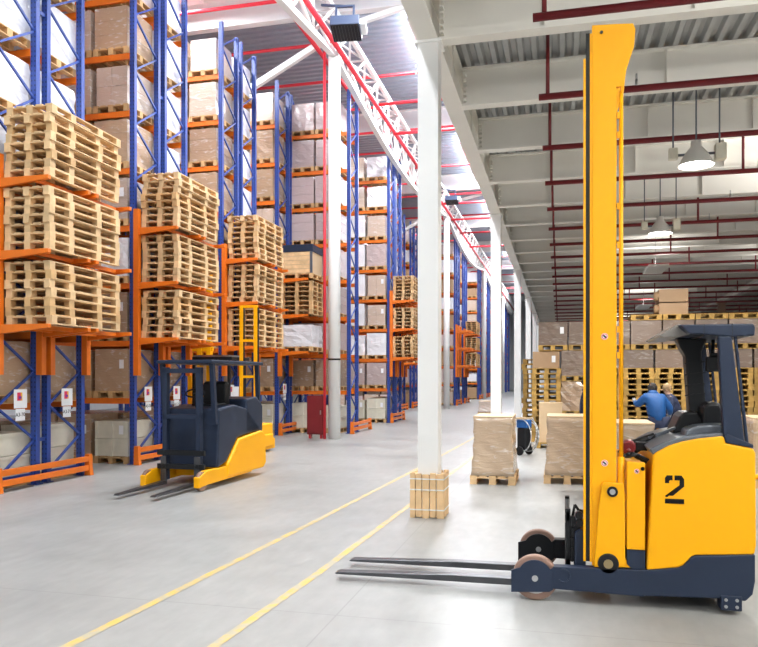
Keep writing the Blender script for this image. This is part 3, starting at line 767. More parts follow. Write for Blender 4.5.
# ------------------------------------------------------------------ wrapped loads on the open floor
def floor_load(x, y, w, d, h, m, wherew, rz=0, seed=1, base='woodpale'):
    t = thing('pallet', (x, y, 0), 'pale wooden pallet %s' % wherew, 'pallet', 'pallets on the open floor', rz)
    W_ = w + .10
    for ix in (-1, 0, 1):
        xx = ix * (W_ / 2 - .06)
        MB().box(xx - .06, xx + .06, -d / 2, d / 2, 0, .022).build('bottom_board', base, t)
        for iy in (-1, 0, 1):
            yy = iy * (d / 2 - .07); MB().box(xx - .055, xx + .055, yy - .07, yy + .07, .022, .1).build('block', base, t)
    for iy in (-1, 0, 1): MB().box(-W_ / 2, W_ / 2, iy * (d / 2 - .07) - .07, iy * (d / 2 - .07) + .07, .1, .122).build('stringer_board', base, t)
    for i in range(5):
        xx = -W_ / 2 + .06 + i * (W_ - .12) / 4; MB().box(xx - .058, xx + .058, -d / 2, d / 2, .122, .144).build('deck_board', base, t)
    rnd = random.Random(seed); bm = bmesh.new()
    bmesh.ops.create_cube(bm, size=1); bmesh.ops.subdivide_edges(bm, edges=bm.edges, cuts=11, use_grid_fill=True)
    for v in bm.verts:
        zt = v.co.z + .5; k = 1 + .10 * (1 - zt) ** 2 - .03 * math.sin(zt * 3)
        v.co = Vector((v.co.x * w * k, v.co.y * (d - .1) * k, zt * h))
        if 0.02 < zt < .985:
            cr = .010 * math.sin(v.co.x * 17 + zt * 23 + seed) + .008 * rnd.uniform(-1, 1)
            n = Vector((v.co.x / w, v.co.y / d, 0)).normalized(); v.co += n * cr
        elif zt >= .985: v.co.z += rnd.uniform(-.004, .006)
    me = bpy.data.meshes.new('wrap'); bm.to_mesh(me); bm.free(); me.materials.append(M[m])
    for f in me.polygons: f.use_smooth = True
    L = thing('wrapped_load', (x, y, .146), 'carton block in clear film %s' % wherew, 'wrapped load', 'wrapped loads on the open floor', rz)
    put('film_wrapped_cartons', me, L)
    MB().box(-w / 2 + .0, w / 2 - .0, -(d - .1) / 2, (d - .1) / 2, h, h + .022).build('top_sheet', 'kraftpale', L, .004)
floor_load(-1.07, 12.6, .64, 1.1, .95, 'wrapfloor', 'right of the nearest white column', seed=2)
floor_load(.12, 12.95, .66, 1.1, .95, 'wrapfloor', 'left of and behind the big yellow mast', seed=5)
floor_load(.87, 11.3, .84, 1.1, .95, 'wrapfloor', 'between the yellow mast and the truck seat', seed=8)
floor_load(3.35, 13.2, .7, 1.1, .95, 'wrapfloor', 'behind the rear of the big yellow truck', seed=12)
floor_load(-3.3, 35, .8, 1.1, .5, 'wrapbeige', 'far down the aisle before the third white column', seed=13)
# tall plain carton behind
box_obj('tall_carton', .56, .6, .93, 'kraftpale', (-.22, 19.0, PH), 'tall plain tan carton standing before the pallet stacks', 'carton')
MB().box(-.285, .285, -.305, .305, 0, .08).build('carton_lid', 'kraftpale', bpy.data.objects['tall_carton'], 0, (0, 0, .91))
o = put('pallet', pallet_mesh('pallet', .72, .8, PH, 'wooddark'), None, 0, (-.2, 19.0, 0)); tag(o, 'pallet under the tall plain tan carton', 'pallet')

# strapping cart with hoops
t = thing('strapping_cart', (-.78, 16.9, 0), 'black and blue cart with wire hoops behind the wrapped load', 'cart', None, R(55))
MB().box(-.12, .12, -.12, .12, .12, .62).build('body', 'black', t, .03)
MB().box(-.13, .11, -.13, .13, .62, .80).build('blue_top', M['jacket'], t, .02)
for s, rr_ in ((-.14, .30), (.14, .30), (.19, .24)):
    mb = MB(); n = 20
    pts = [(s, rr_ * math.cos(2 * PI * i / n), .45 + rr_ * 1.25 * math.sin(2 * PI * i / n)) for i in range(n + 1)]
    mb.tube(pts, .012, 6).build('wire_hoop', 'bright', t)
mb = MB(); pts = [(.12 + .14 * math.sin(PI * i / 12), -.14, .84 - .7 * i / 12) for i in range(13)]; mb.tube(pts, .012, 6).build('hose', 'bright', t)
MB().bar((-.18, .1, .84), (.16, .1, .84), .03).bar((-.18, -.1, .84), (.16, -.1, .84), .03).bar((-.18, -.1, .84), (-.18, .1, .84), .03).build('top_frame', 'kraftpale', t)
for s in (-1, 1): MB().cyl((s * .15, 0, .1), (s * .19, 0, .1), .10, n=14).build('wheel', 'blacksteel', t)

# ------------------------------------------------------------------ wall of stacked pallets and boxes at the back
WY = 20.9
r_ = random.Random(3)
def col_words(i): return '%s column, back stack wall' % NTH[i]
bw_me = [seams(.77, .95, .60, 1, 1, 'wrapbrown'), load_mesh(.77, .95, .60, 'wrapbrown', seed=31)]
tw_me = [load_mesh(.77, .95, .63, 'wrapbrown', seed=33, wob=.006), seams(.77, .95, .63, 1, 1, 'wrapbrown')]
tall_wrap = load_mesh(.78, .98, .62, 'wrapkraft', seed=35, wob=.02)
ncol = 8
NP = 12
for i in range(ncol):
    x = -.36 + i * .795
    n = 14
    if i == 1:
        z = 0
        for j in range(6):
            o = put('pallet', wall_p, None, 0, (x, WY, z)); o['label'] = ''; tag(o, '%s pallet under %s' % (NTH[j], col_words(i)), 'pallet', 'pallets of the back stack wall'); z += PH
        o = put('wrapped_load', load_mesh(.78, .98, .80, 'wrapkraft', seed=40, wob=.03), None, 0, (x, WY, z)); tag(o, 'shiny crumpled wrapped load low in %s' % col_words(i), 'wrapped load'); z += .80
        o = put('pallet', wall_p, None, 0, (x, WY, z)); tag(o, 'pallet between the two loads of %s' % col_words(i), 'pallet', 'pallets of the back stack wall'); z += PH
        o = put('wrapped_load', load_mesh(.78, .98, .68, 'wrapbrown', seed=41), None, 0, (x, WY, z)); tag(o, 'brown wrapped load, second level of %s' % col_words(i), 'wrapped load'); z += .70
    else:
        z = 0
        for j in range(n):
            o = put('pallet', wall_p, None, 0, (x + r_.uniform(-.02, .02), WY + r_.uniform(-.03, .03), z)); z += PH
            tag(o, '%s pallet from the floor in %s' % (NTH[j], col_words(i)), 'pallet', 'pallets of the back stack wall')
        h = .46 if i == 0 else .482
        me = seams(.75, .95, h, 1, 1, 'wrapbrown') if i else seams(.72, .95, .455, 1, 1, 'kraft')
        o = put('wrapped_load', me, None, 0, (x, WY, z)); tag(o, 'brown wrapped box on the pallets of %s' % col_words(i), 'wrapped load', 'boxes of the back stack wall')
        if i == 0: put('shipping_label', slab, o, 0, (.2, -.482, .25))
        z += h
    z2 = 2.30 if i else 2.62
    if i == 0: continue
# upper layer of boxes lies across: one pallet and one box each
for i in range(ncol):
    x = -.18 + i * .80
    o = put('pallet', wall_p, None, 0, (x, WY, 2.50)); tag(o, 'pallet of the upper box layer, %s from the left on the back stack wall' % NTH[i], 'pallet', 'pallets under the upper box layer')
    o = put('wrapped_load', tw_me[i % 2], None, 0, (x, WY, 2.50 + PH)); tag(o, 'brown film wrapped box of the upper layer, %s from left, back wall' % NTH[i], 'wrapped load', 'upper boxes of the back stack wall')
    if i == 0: put('shipping_label', slab, o, 0, (.24, -.485, .4))
for i in range(3, 7):
    x = -.18 + i * .80
    o = put('pallet', wall_p, None, 0, (x, WY, 2.50 + PH + .635)); tag(o, 'empty pallet topping the back stack wall, above the %s upper box' % NTH[i], 'pallet', 'empty pallets on top of the back stack wall')
o = put('wrapped_load', MB().box(-.3, .42, -.4, .4, 0, .30).box(-.3, .42, -.4, .4, .33, .66).cyl((-.42, -.3, .15), (-.3, -.3, .15), .12, n=12).cyl((-.42, -.3, .49), (-.3, -.3, .49), .12, n=12).mesh('top_boxes', 'kraft'), None, 0, (2.85, WY, 2.50 + 2 * PH + .64)); tag(o, 'two flat brown boxes topping the back stack wall behind the mast gap', 'wrapped load')
# the rows of stacks behind the front one
mb = MB(); r2 = random.Random(9)
for row in (1, 2):
    for i in range(ncol):
        for j in range(14):
            x = -.36 + i * .795 + r2.uniform(-.02, .02); y = WY + row * 1.08 + r2.uniform(-.02, .02); z = j * PH
            mb.box(x - .39, x + .39, y - .5, y + .5, z + .11, z + PH)
            for a in (-.325, 0, .325):
                mb.box(x + a - .06, x + a + .06, y - .5, y - .36, z + .02, z + .11); mb.box(x + a - .06, x + a + .06, y + .36, y + .5, z + .02, z + .11)
            mb.box(x - .39, x + .39, y - .5, y - .37, z, z + .025)
o = mb.build('rear_pallet_stacks', 'wooddark'); tag(o, 'further pallet stacks standing behind the front row of the back stack wall', 'pallets', None, 'stuff')
# narrow dark pallet stack at the left end
for j in range(16):
    o = put('pallet', wall_p, None, 0, (-.68 + r_.uniform(-.03, .03), 22.4, j * PH)); tag(o, '%s pallet up the narrow stack left of the back stack wall' % NTH[j], 'pallet', 'narrow pallet stack by the third column')

# ------------------------------------------------------------------ reach trucks
def disc(mb, x, y0, y1, z, r, n=32): return mb.cyl((x, y0, z), (x, y1, z), r, n=n)
def stencil_two(parent, x, z, y, w, h):
    """stencil numeral 2: hooked top-left, bowl, diagonal and foot, with the bridges cut out"""
    def P(u, v): return (x + u * w, z + v * h)
    mb = MB()
    mb.prism([P(.0, .80), P(.0, .90), P(.10, 1.0), P(.40, 1.0), P(.40, .83), P(.26, .83), P(.22, .78), P(.22, .72), P(0, .72)][::1], y - .002, y)
    mb.prism([P(.50, .83), P(.50, 1.0), P(.86, 1.0), P(1.0, .88), P(1.0, .62), P(.42, .28), P(.02, .28), P(.02, .24), P(.12, .22), P(.76, .66), P(.76, .83)][::1], y - .002, y)
    mb.prism([P(.0, .0), P(1.0, .0), P(1.0, .17), P(.0, .17)], y - .002, y)
    return mb.build('stencil_two', 'ink', parent)
def sticker(parent, x, z, y, r=.026):
    s = MB().cyl((x, y - .0015, z), (x, y, z), r, n=20).build('round_sticker', 'paper', parent)
    mb = MB().cyl((x, y - .0022, z), (x, y - .0015, z), r * .85, n=20); mb.build('sticker_ring', 'signred', s)
    mb = MB().cyl((x, y - .0029, z), (x, y - .0022, z), r * .62, n=20); mb.build('sticker_centre', 'paper', s)
    MB().bar((x - r * .4, y - .0035, z + r * .4), (x + r * .4, y - .0035, z - r * .4), .012, .001, up=(0, 1, 0)).build('sticker_figure', 'ink', s)
# big truck: local x = world x, local y = world y - 5.85, forks towards -x
T = thing('reach_truck', (.5, 6.4, 0), 'large yellow reach truck with a tall mast, numbered 2, at the right', 'forklift truck')
T_off = (-.5, -6.4 + 5.85, 0)
def tb(mb, name, m, bevel=0, parent=None):
    o = mb.build(name, m, parent or T, bevel)
    if parent is None: o.location = T_off
    return o
D = 1.10
# chassis skirt and near load arm
tb(MB().prism([(.60, .095), (1.157, .116), (1.328, .108), (1.375, .16), (1.392, .26), (1.392, .458), (.985, .428), (.955, .415), (.924, .378), (.895, .345), (.861, .328), (.60, .294)], 0, D), 'chassis', 'navy', .012)
for s, y0, y1 in ((0, 0, .10), (1, D - .10, D)):
    nm = 'load_arm'
    a = tb(MB().prism([(-.05, .277), (.62, .293), (.62, .092), (-.05, .105), (-.06, .12)], y0 + .0, y1), nm, 'navy' if s == 0 else 'blacksteel', .006)
    pl = MB()
    prof = [(-.372, .06), (-.372, .236)] + [(-.188 + .135 * math.cos(th), .187 + .135 * math.sin(th)) for th in [R(v) for v in range(150, 24, -12)]] + [(-.05, .27), (-.05, .10), (-.08, .08)]
    pl.prism(prof, y0 - .004 if s == 0 else y0 - .01, y0 + .018 if s == 0 else y0 + .008)
    p_ = pl.build('wheel_plate', 'navy' if s == 0 else 'blacksteel', a, .003)
    MB().cyl((-.188, y0 - .012, .18), (-.188, y0 - .004, .18), .024, n=16).build('axle_bolt', 'bright', a)
    MB().cyl((-.188, y0 + .02, .178), (-.188, y1 - .01, .178), .176, n=40).build('tyre', 'tyre', a, .012)
    MB().cyl((-.188, y0 + .016, .178), (-.188, y1 - .006, .178), .125, n=32).build('wheel_hub', 'bright', a, .006)
    if s == 0:
        arc = [(.03 + .045 * math.cos(R(v)), -.004, .215 + .05 * math.sin(R(v))) for v in range(120, -150, -20)]
        MB().tube(arc, .006, 6).build('hook_rib', 'navy', a)
        mb = MB()
        for q in range(9):
            mb.bar((-.188, y0 - .0045, .178), (-.188 + .11 * math.cos(q * .5 + 2.2), y0 - .0045, .178 + .11 * math.sin(q * .5 + 2.2)), .002, .001, up=(0, 1, 0))
# rear drive wheel hidden under the skirt, pad with bolts
tb(MB().cyl((1.1, .4, .125), (1.1, .7, .125), .125, n=28), 'drive_wheel', 'blacksteel')
pd = tb(MB().box(1.155, 1.30, -.012, .12, .035, .145), 'foot_pad', 'navy', .006)
for x in (1.19, 1.265):
    for z in (.065, .115): MB().cyl((x, -.02, z), (x, -.012, z), .012, n=10).build('pad_bolt', 'bright', pd)
# yellow body
body = tb(MB().prism([(.638, .297), (.685, 1.168), (.717, 1.195), (.798, 1.242), (.889, 1.273), (1.005, 1.299), (1.177, 1.32), (1.191, 1.27), (1.375, 1.235), (1.392, 1.20), (1.396, .52), (1.385, .458), (.985, .43), (.955, .417), (.924, .38), (.895, .347), (.861, .33)], -.008, D - .02), 'body_panel', 'yellow', .014)
tb(MB().prism([(1.18, 1.318), (1.19, 1.272), (1.376, 1.238), (1.376, 1.262), (1.205, 1.335)], -.01, D - .02), 'body_cap', 'navy', .006)
tb(MB().prism([(.69, 1.165), (.80, 1.235), (.892, 1.265), (1.008, 1.29), (1.18, 1.31), (1.18, 1.345), (.99, 1.325), (.86, 1.30), (.76, 1.265), (.66, 1.21)], .015, D - .04), 'cabin_ledge', 'grey', .01)
stencil_two(body, .768, .808, -.0085, .135, .212)
# battery cover
bt = tb(MB().prism([(.498, .44), (.498, 1.11), (.632, 1.105), (.632, .44)], .02, D - .05), 'battery_cover', 'yellow', .008)
MB().prism([(.498, .438), (.632, .438), (.632, .29), (.535, .29), (.498, .33)], .022, D - .05).build('battery_base', 'navy', bt, .004)
sticker(bt, .57, 1.04, .018, .018); MB().cyl((.613, .012, 1.06), (.613, .02, 1.06), .015, n=16).build('cover_knob', 'ink', bt)
# cables and red stop knob
mb = MB()
for q, (y, dz) in enumerate(((.1, 0), (.2, .02), (.32, -.01), (.45, .02))):
    pts = [(.47 + .03 * i, y, 1.13 + dz + .035 * math.sin(i * .7 + q)) for i in range(7)]; mb.tube(pts, .016, 7)
mb.tube([(.50, .1, 1.14), (.58, .08, 1.16), (.66, .06, 1.12)], .012, 7)
tb(mb, 'cable_loom', 'black')
mb = MB(); rq = random.Random(2)
for q in range(4):
    mb.tube([(.475 + .012 * q, .1 + .1 * q, 1.12), (.468 + .02 * q, .1 + .1 * q, .8), (.485, .12 + .1 * q, .45), (.50, .12 + .1 * q, .32)], .010, 6)
tb(mb, 'hydraulic_hose', 'black')
tb(MB().cyl((.525, .18, 1.2), (.525, .25, 1.215), .055, n=18).cyl((.525, .19, 1.16), (.525, .22, 1.2), .03, n=12), 'stop_knob', 'darkred', .008)
# mast: outer near and far rails, inner rails, cylinder, head
for s, y in (('near', .06), ('far', .95)):
    dx = 0 if s == 'near' else .05
    tb(MB().prism([(.244, .29), (.244, 4.495), (.42, 4.485), (.548, 4.475), (.565, 4.43), (.555, 4.30), (.50, 4.13), (.478, 3.97), (.470, 3.95), (.458, 3.95), (.458, 4.0), (.426, 4.0), (.426, .30)], y, y + .045), 'outer_rail', 'yellow', .004)
    tb(MB().box(.198 + dx, .228 + dx, y + .01, y + .035, .32, 4.44), 'inner_rail_flange', 'black')
    tb(MB().box(.228 + dx, .243 + dx, y - .002, y + .03, .32, 4.43), 'inner_rail', 'yellow')
    tb(MB().box(.180 + dx, .198 + dx, y + .01, y + .05, .32, 4.245), 'carriage_rail', 'yellow')
    tb(MB().cyl((.462, y + .03, 1.12), (.462, y + .03, 3.97), .0165, n=14), 'lift_cylinder_rod', 'yellow')
    tb(MB().cyl((.462, y + .03, .35), (.462, y + .03, 1.14), .026, n=14), 'lift_cylinder', 'yellow')
for z0, z1 in ((3.4, 3.8), (2.2, 2.45), (4.25, 4.32)): tb(MB().box(.40, .432, .1, .95, z0, z1), 'mast_crosspiece', 'yellow', .004)
hd = tb(MB().cyl((.315, .052, 4.43), (.315, .06, 4.43), .012, n=12), 'head_bolt', 'blacksteel')
for z in (3.75, 3.6, 3.05, 2.75, 2.1, 1.9): tb(MB().box(.43, .45, .05, .07, z, z + .05), 'rail_clip', 'yellow')
# near base bracket
br = tb(MB().prism([(.258, .288), (.29, .75), (.315, .925), (.33, .945), (.475, .945), (.485, .85), (.487, .30)], .02, .06), 'mast_bracket', 'yellow', .008)
MB().cyl((.393, .005, .878), (.393, .02, .878), .040, n=24).build('upper_roller', 'blacksteel', br); MB().cyl((.393, .0, .878), (.393, .006, .878), .022, n=20).build('roller_pin', 'bright', br)
disc(MB(), .362, .0, .02, .325, .078).build('lower_roller', 'black', br, .006); MB().cyl((.362, -.006, .325), (.362, .0, .325), .035, n=20).build('roller_pin', mat('brass_pin', (.35, .27, .14), .4, .6), br)
br2 = tb(MB().prism([(.258, .288), (.29, .75), (.33, .945), (.475, .945), (.487, .30)], 1.0, 1.04), 'mast_bracket', 'yellow', .008)
tb(MB().prism([(.40, .30), (.53, .30), (.50, .34), (.47, .42)], .03, .07), 'bracket_foot', 'yellow')
sticker(T, 0, 0, 0, .001) if False else None
ms = tb(MB().box(.30, .31, .058, .06, 1.5, 1.51), 'mast_plate', 'yellow')
sticker(ms, .338, 2.072, .056, .025); sticker(ms, .338, 1.091, .056, .025)
# carriage and forks
tb(MB().box(.045, .085, .20, .26, .175, .70).box(.045, .085, .84, .90, .175, .70), 'carriage_post', 'blacksteel', .004)
tb(MB().box(.05, .08, .2, .9, .60, .68).box(.05, .08, .2, .9, .20, .30), 'carriage_bar', 'blacksteel', .004)
tb(MB().prism([(.115, .18), (.115, .52), (.16, .56), (.20, .52), (.20, .18)], .12, .98), 'carriage_block', 'navy', .006)
mb = MB()
for z in (.22, .3, .38, .46, .54): mb.cyl((.098, .19, z), (.098, .17, z), .016, n=10)
for z in (.60, .66): mb.cyl((.15, .14, z), (.15, .22, z), .03, n=12)
mb.box(.085, .12, .2, .24, .3, .64); mb.bar((.13, .2, .52), (.17, .2, .70), .035)
tb(mb, 'carriage_rollers', 'blacksteel')
mb = MB(); mb.tube([(.10, .3, .62), (.12, .3, .72), (.16, .3, .66), (.17, .3, .5)], .012, 6); tb(mb, 'carriage_hose', 'black')
for y in (.21, .66):
    tb(MB().prism([(-1.90, .055), (-1.87, .068), (-.9, .105), (.045, .11), (.045, .50), (.085, .50), (.085, .055), (-1.88, .048)], y, y + .10), 'fork', 'steel', .005)
# overhead guard and pillars
rf_ = tb(MB().prism([(.872, 2.150), (1.381, 2.148), (1.392, 2.12), (1.388, 2.06), (1.22, 2.055), (1.05, 2.075), (.948, 2.078), (.90, 2.12)], -.0, D - .02), 'roof_guard', 'navy', .012)
for x in (1.04, 1.235): MB().box(x, x + .004, -.002, D - .018, 2.06, 2.152).build('roof_groove', 'black', rf_)
tb(MB().prism([(.74, 2.075), (.885, 2.165), (.96, 2.14), (.95, 2.085), (.90, 2.07), (.77, 2.066)], .12, D - .02), 'roof_visor', 'visor', .004)
tb(MB().prism([(1.138, 2.06), (1.232, 2.06), (1.325, 1.25), (1.180, 1.28)], .0, .07), 'near_pillar', 'navy', .012)
tb(MB().prism([(1.255, 2.06), (1.275, 2.06), (1.357, 1.245), (1.335, 1.245)], .03, .06), 'side_rail', 'navy', .006)
tb(MB().prism([(1.255, 2.06), (1.275, 2.06), (1.357, 1.245), (1.335, 1.245)], D - .10, D - .07), 'side_rail', 'navy', .006)
tb(MB().prism([(.93, 2.08), (1.18, 2.08), (1.14, 2.00), (1.125, 1.96), (1.155, 1.55), (1.16, 1.28), (1.015, 1.28), (1.03, 1.5), (1.0, 1.93), (.96, 2.0)], .56, .72), 'front_pillar', 'black', .015)
mb = MB()
for z in (1.60, 1.68, 1.77, 1.86): mb.prism([(.995, z), (1.15, z + .02), (1.15, z + .03), (.995, z + .01)], .552, .56)
tb(mb, 'pillar_rib', 'blacksteel')
tb(MB().prism([(1.138, 2.06), (1.232, 2.06), (1.325, 1.25), (1.180, 1.28)], D - .10, D - .03), 'far_pillar', 'navy', .012)
tb(MB().box(1.13, 1.23, .38, .44, 1.80, 1.92).box(1.16, 1.24, .40, .43, 1.92, 1.95).cyl((1.18, .42, 1.95), (1.2, .5, 2.07), .015, n=8), 'display_unit', 'black', .01)
# seat, console, armrest
tb(MB().prism([(1.09, 1.34), (1.10, 1.52), (1.13, 1.56), (1.22, 1.56), (1.27, 1.50), (1.29, 1.32)], .35, .80), 'seat_back', 'black', .03)
tb(MB().prism([(.88, 1.30), (.90, 1.36), (.935, 1.44), (.965, 1.475), (1.06, 1.48), (1.10, 1.44), (1.24, 1.36), (1.24, 1.30)], .42, .78), 'console', 'black', .02)
tb(MB().prism([(.925, 1.30), (.94, 1.355), (1.02, 1.385), (1.10, 1.395), (1.25, 1.40), (1.25, 1.30)], .12, .36), 'armrest', 'grey', .015)
tb(MB().bar((.74, .3, 1.30), (.90, .42, 1.35), .018).bar((.70, .5, 1.26), (.86, .55, 1.31), .05, .02), 'control_lever', 'grey')
tb(MB().cyl((.58, .5, 1.2), (.76, .52, 1.27), .035, n=10).box(.60, .72, .4, .7, 1.16, 1.23), 'dashboard', 'black', .006)
tb(MB().cyl((1.40, .05, 1.02), (1.42, .05, 1.02), .02, n=10), 'rear_lamp', 'yellow')

# the passing truck (at rest), forks towards the camera
Q = thing('low_reach_truck', (-5.85, 10.5, 0), 'low yellow and navy lift truck driving up the aisle past the racks', 'forklift truck', None, R(88))
def qb(mb, name, m, bevel=0, parent=None): return mb.build(name, m, parent or Q, bevel)
for y in (-.52, .42):
    a = qb(MB().prism([(-.32, .06), (-.32, .22), (-.1, .30), (1.5, .30), (1.5, .1), (-.1, .08)], y, y + .10), 'load_arm', 'yellow', .01)
    MB().cyl((-.17, y + .02, .15), (-.17, y + .08, .15), .15, n=24).build('tyre', 'tyre', a)
qb(MB().prism([(.55, .12), (.60, .35), (1.0, .72), (1.9, .80), (2.05, .70), (2.07, .2), (1.95, .12)], -.54, .54), 'body_panel', 'yellow', .03)
qb(MB().prism([(.30, .30), (.34, 1.25), (.9, 1.30), (1.35, 1.22), (1.95, .82), (1.0, .74), (.6, .37)], -.50, .50), 'cab_shell', 'navy', .03)
qb(MB().prism([(1.3, .8), (1.35, 1.38), (1.75, 1.42), (2.0, 1.25), (2.0, .78)], -.5, .5), 'rear_cowl', 'navy', .03)
qb(MB().box(.10, 2.02, -.50, .50, 1.98, 2.04), 'roof_guard', 'navy', .015)
for x, y in ((.2, -.47), (.2, .43), (1.85, -.47), (1.85, .43)):
    qb(MB().bar((x, y + .02, 1.98), (x + (.1 if x < 1 else .08), y + .02, 1.0), .07), 'roof_pillar', 'navy')
for i in range(5): qb(MB().box(.35 + i * .33, .40 + i * .33, -.46, .46, 1.985, 2.05), 'roof_bar', 'black')
for y in (-.34, .26):
    qb(MB().box(.02, .12, y, y + .08, .12, 1.92), 'mast_rail', 'navy', .005)
    qb(MB().prism([(-1.22, .055), (-1.18, .075), (.0, .11), (.0, .50), (.04, .50), (.04, .055)], y, y + .10), 'fork', 'steel', .005)
qb(MB().box(.0, .05, -.42, .42, .30, .38).box(.0, .05, -.42, .42, .52, .60), 'carriage_bar', 'blacksteel')
for z0 in (1.1, 1.83): qb(MB().box(.02, .12, -.34, .34, z0, z0 + .07), 'mast_crosspiece', 'navy')
qb(MB().prism([(1.1, 1.2), (1.08, 1.66), (1.16, 1.7), (1.24, 1.66), (1.26, 1.2)], -.22, .22), 'seat_back', 'black', .03)
qb(MB().box(.7, 1.15, -.22, .22, 1.2, 1.33), 'seat', 'black', .03)
qb(MB().cyl((.52, 0, 1.25), (.45, 0, 1.5), .03, n=10), 'steering_column', 'black'); 
mb = MB(); mb.tube([(.45 + .05 * math.cos(2 * PI * i / 16), .17 * math.sin(2 * PI * i / 16), 1.5 + .16 * .4 * math.cos(2 * PI * i / 16)) for i in range(17)], .014, 8); qb(mb, 'steering_wheel', 'black')

# narrow aisle truck standing between the second and third rows
V = thing('narrow_aisle_truck', (-7.2, 16.15, 0), 'tall narrow aisle lift truck parked between the second and third racks', 'forklift truck')
def vb(mb, name, m, bevel=0): return mb.build(name, m, V, bevel)
vb(MB().box(-.25, .48, -.5, .5, .05, .30).box(.0, .42, -.5, .5, .30, .66).box(-.35, .05, -.5, .5, .3, 1.05), 'base', 'yellow', .03)
vb(MB().box(.42, .52, -.3, .3, .12, .42), 'front_bumper', 'yellow', .03)
for x in (-.08, .28):
    vb(MB().box(x - .045, x + .045, -.25, -.17, .66, 3.45), 'mast_post', 'yellow', .006); vb(MB().box(x + .045, x + .07, -.23, -.19, .66, 3.4), 'mast_channel', 'black')
for z in (1.15, 1.75, 2.6, 3.4): vb(MB().box(-.08, .28, -.24, -.2, z, z + .06), 'mast_rung', 'yellow')
vb(MB().box(-1.25, -.38, -.45, .45, .35, 1.15), 'cab_body', 'grey', .03)
vb(MB().box(-1.25, -.2, -.5, .5, 2.17, 2.25), 'cab_roof', 'black', .015)
vb(MB().box(-1.2, -.3, -.45, .45, 2.25, 2.29), 'roof_edge', 'bright')
for x, y in ((-1.2, -.44), (-.3, -.44), (-1.2, .42), (-.3, .42)): vb(MB().box(x - .03, x + .03, y - .02, y + .04, 1.1, 2.18), 'cab_post', 'black')
for x in (-1.62, -1.35, -1.1): vb(MB().box(x - .06, x + .06, .1, .22, .1, 4.3), 'rear_mast', 'yellow', .006)
vb(MB().box(-1.7, -1.0, .12, .2, 4.1, 4.2).box(-1.7, -1.0, .12, .2, 2.4, 2.5).box(-1.85, -1.2, -.45, .5, .05, .9), 'rear_frame', 'yellow', .01)
vb(MB().box(-.26, -.12, -.30, -.29, 1.25, 1.55), 'notice_sheet', 'paper'); vb(MB().box(-.55, -.43, -.47, -.455, 1.2, 1.5), 'notice_sheet', 'paper')
for x in (-1.5, -.1, .3): vb(MB().cyl((x, -.42, .12), (x, -.3, .12), .12, n=18), 'wheel', 'blacksteel')

# ------------------------------------------------------------------ people
def skin_obj(name, verts, edges, radii, m, parent, sub=1):
    me = bpy.data.meshes.new(name); me.from_pydata(verts, edges, []); o = bpy.data.objects.new(name, me); C.objects.link(o)
    md = o.modifiers.new('skin', 'SKIN'); md.use_smooth_shade = True
    if not me.skin_vertices: me.skin_vertices.new()
    for i, r in enumerate(radii):
        me.skin_vertices[0].data[i].radius = (r, r) if not isinstance(r, tuple) else r
    me.skin_vertices[0].data[0].use_root = True
    sb = o.modifiers.new('sub', 'SUBSURF'); sb.levels = sub; sb.render_levels = sub
    dg = bpy.context.evaluated_depsgraph_get(); dg.update()
    fin = bpy.data.meshes.new_from_object(o.evaluated_get(dg)); fin.materials.clear(); fin.materials.append(M[m] if isinstance(m, str) else m)
    bpy.data.objects.remove(o)
    for p in fin.polygons: p.use_smooth = True
    return put(name, fin, parent)
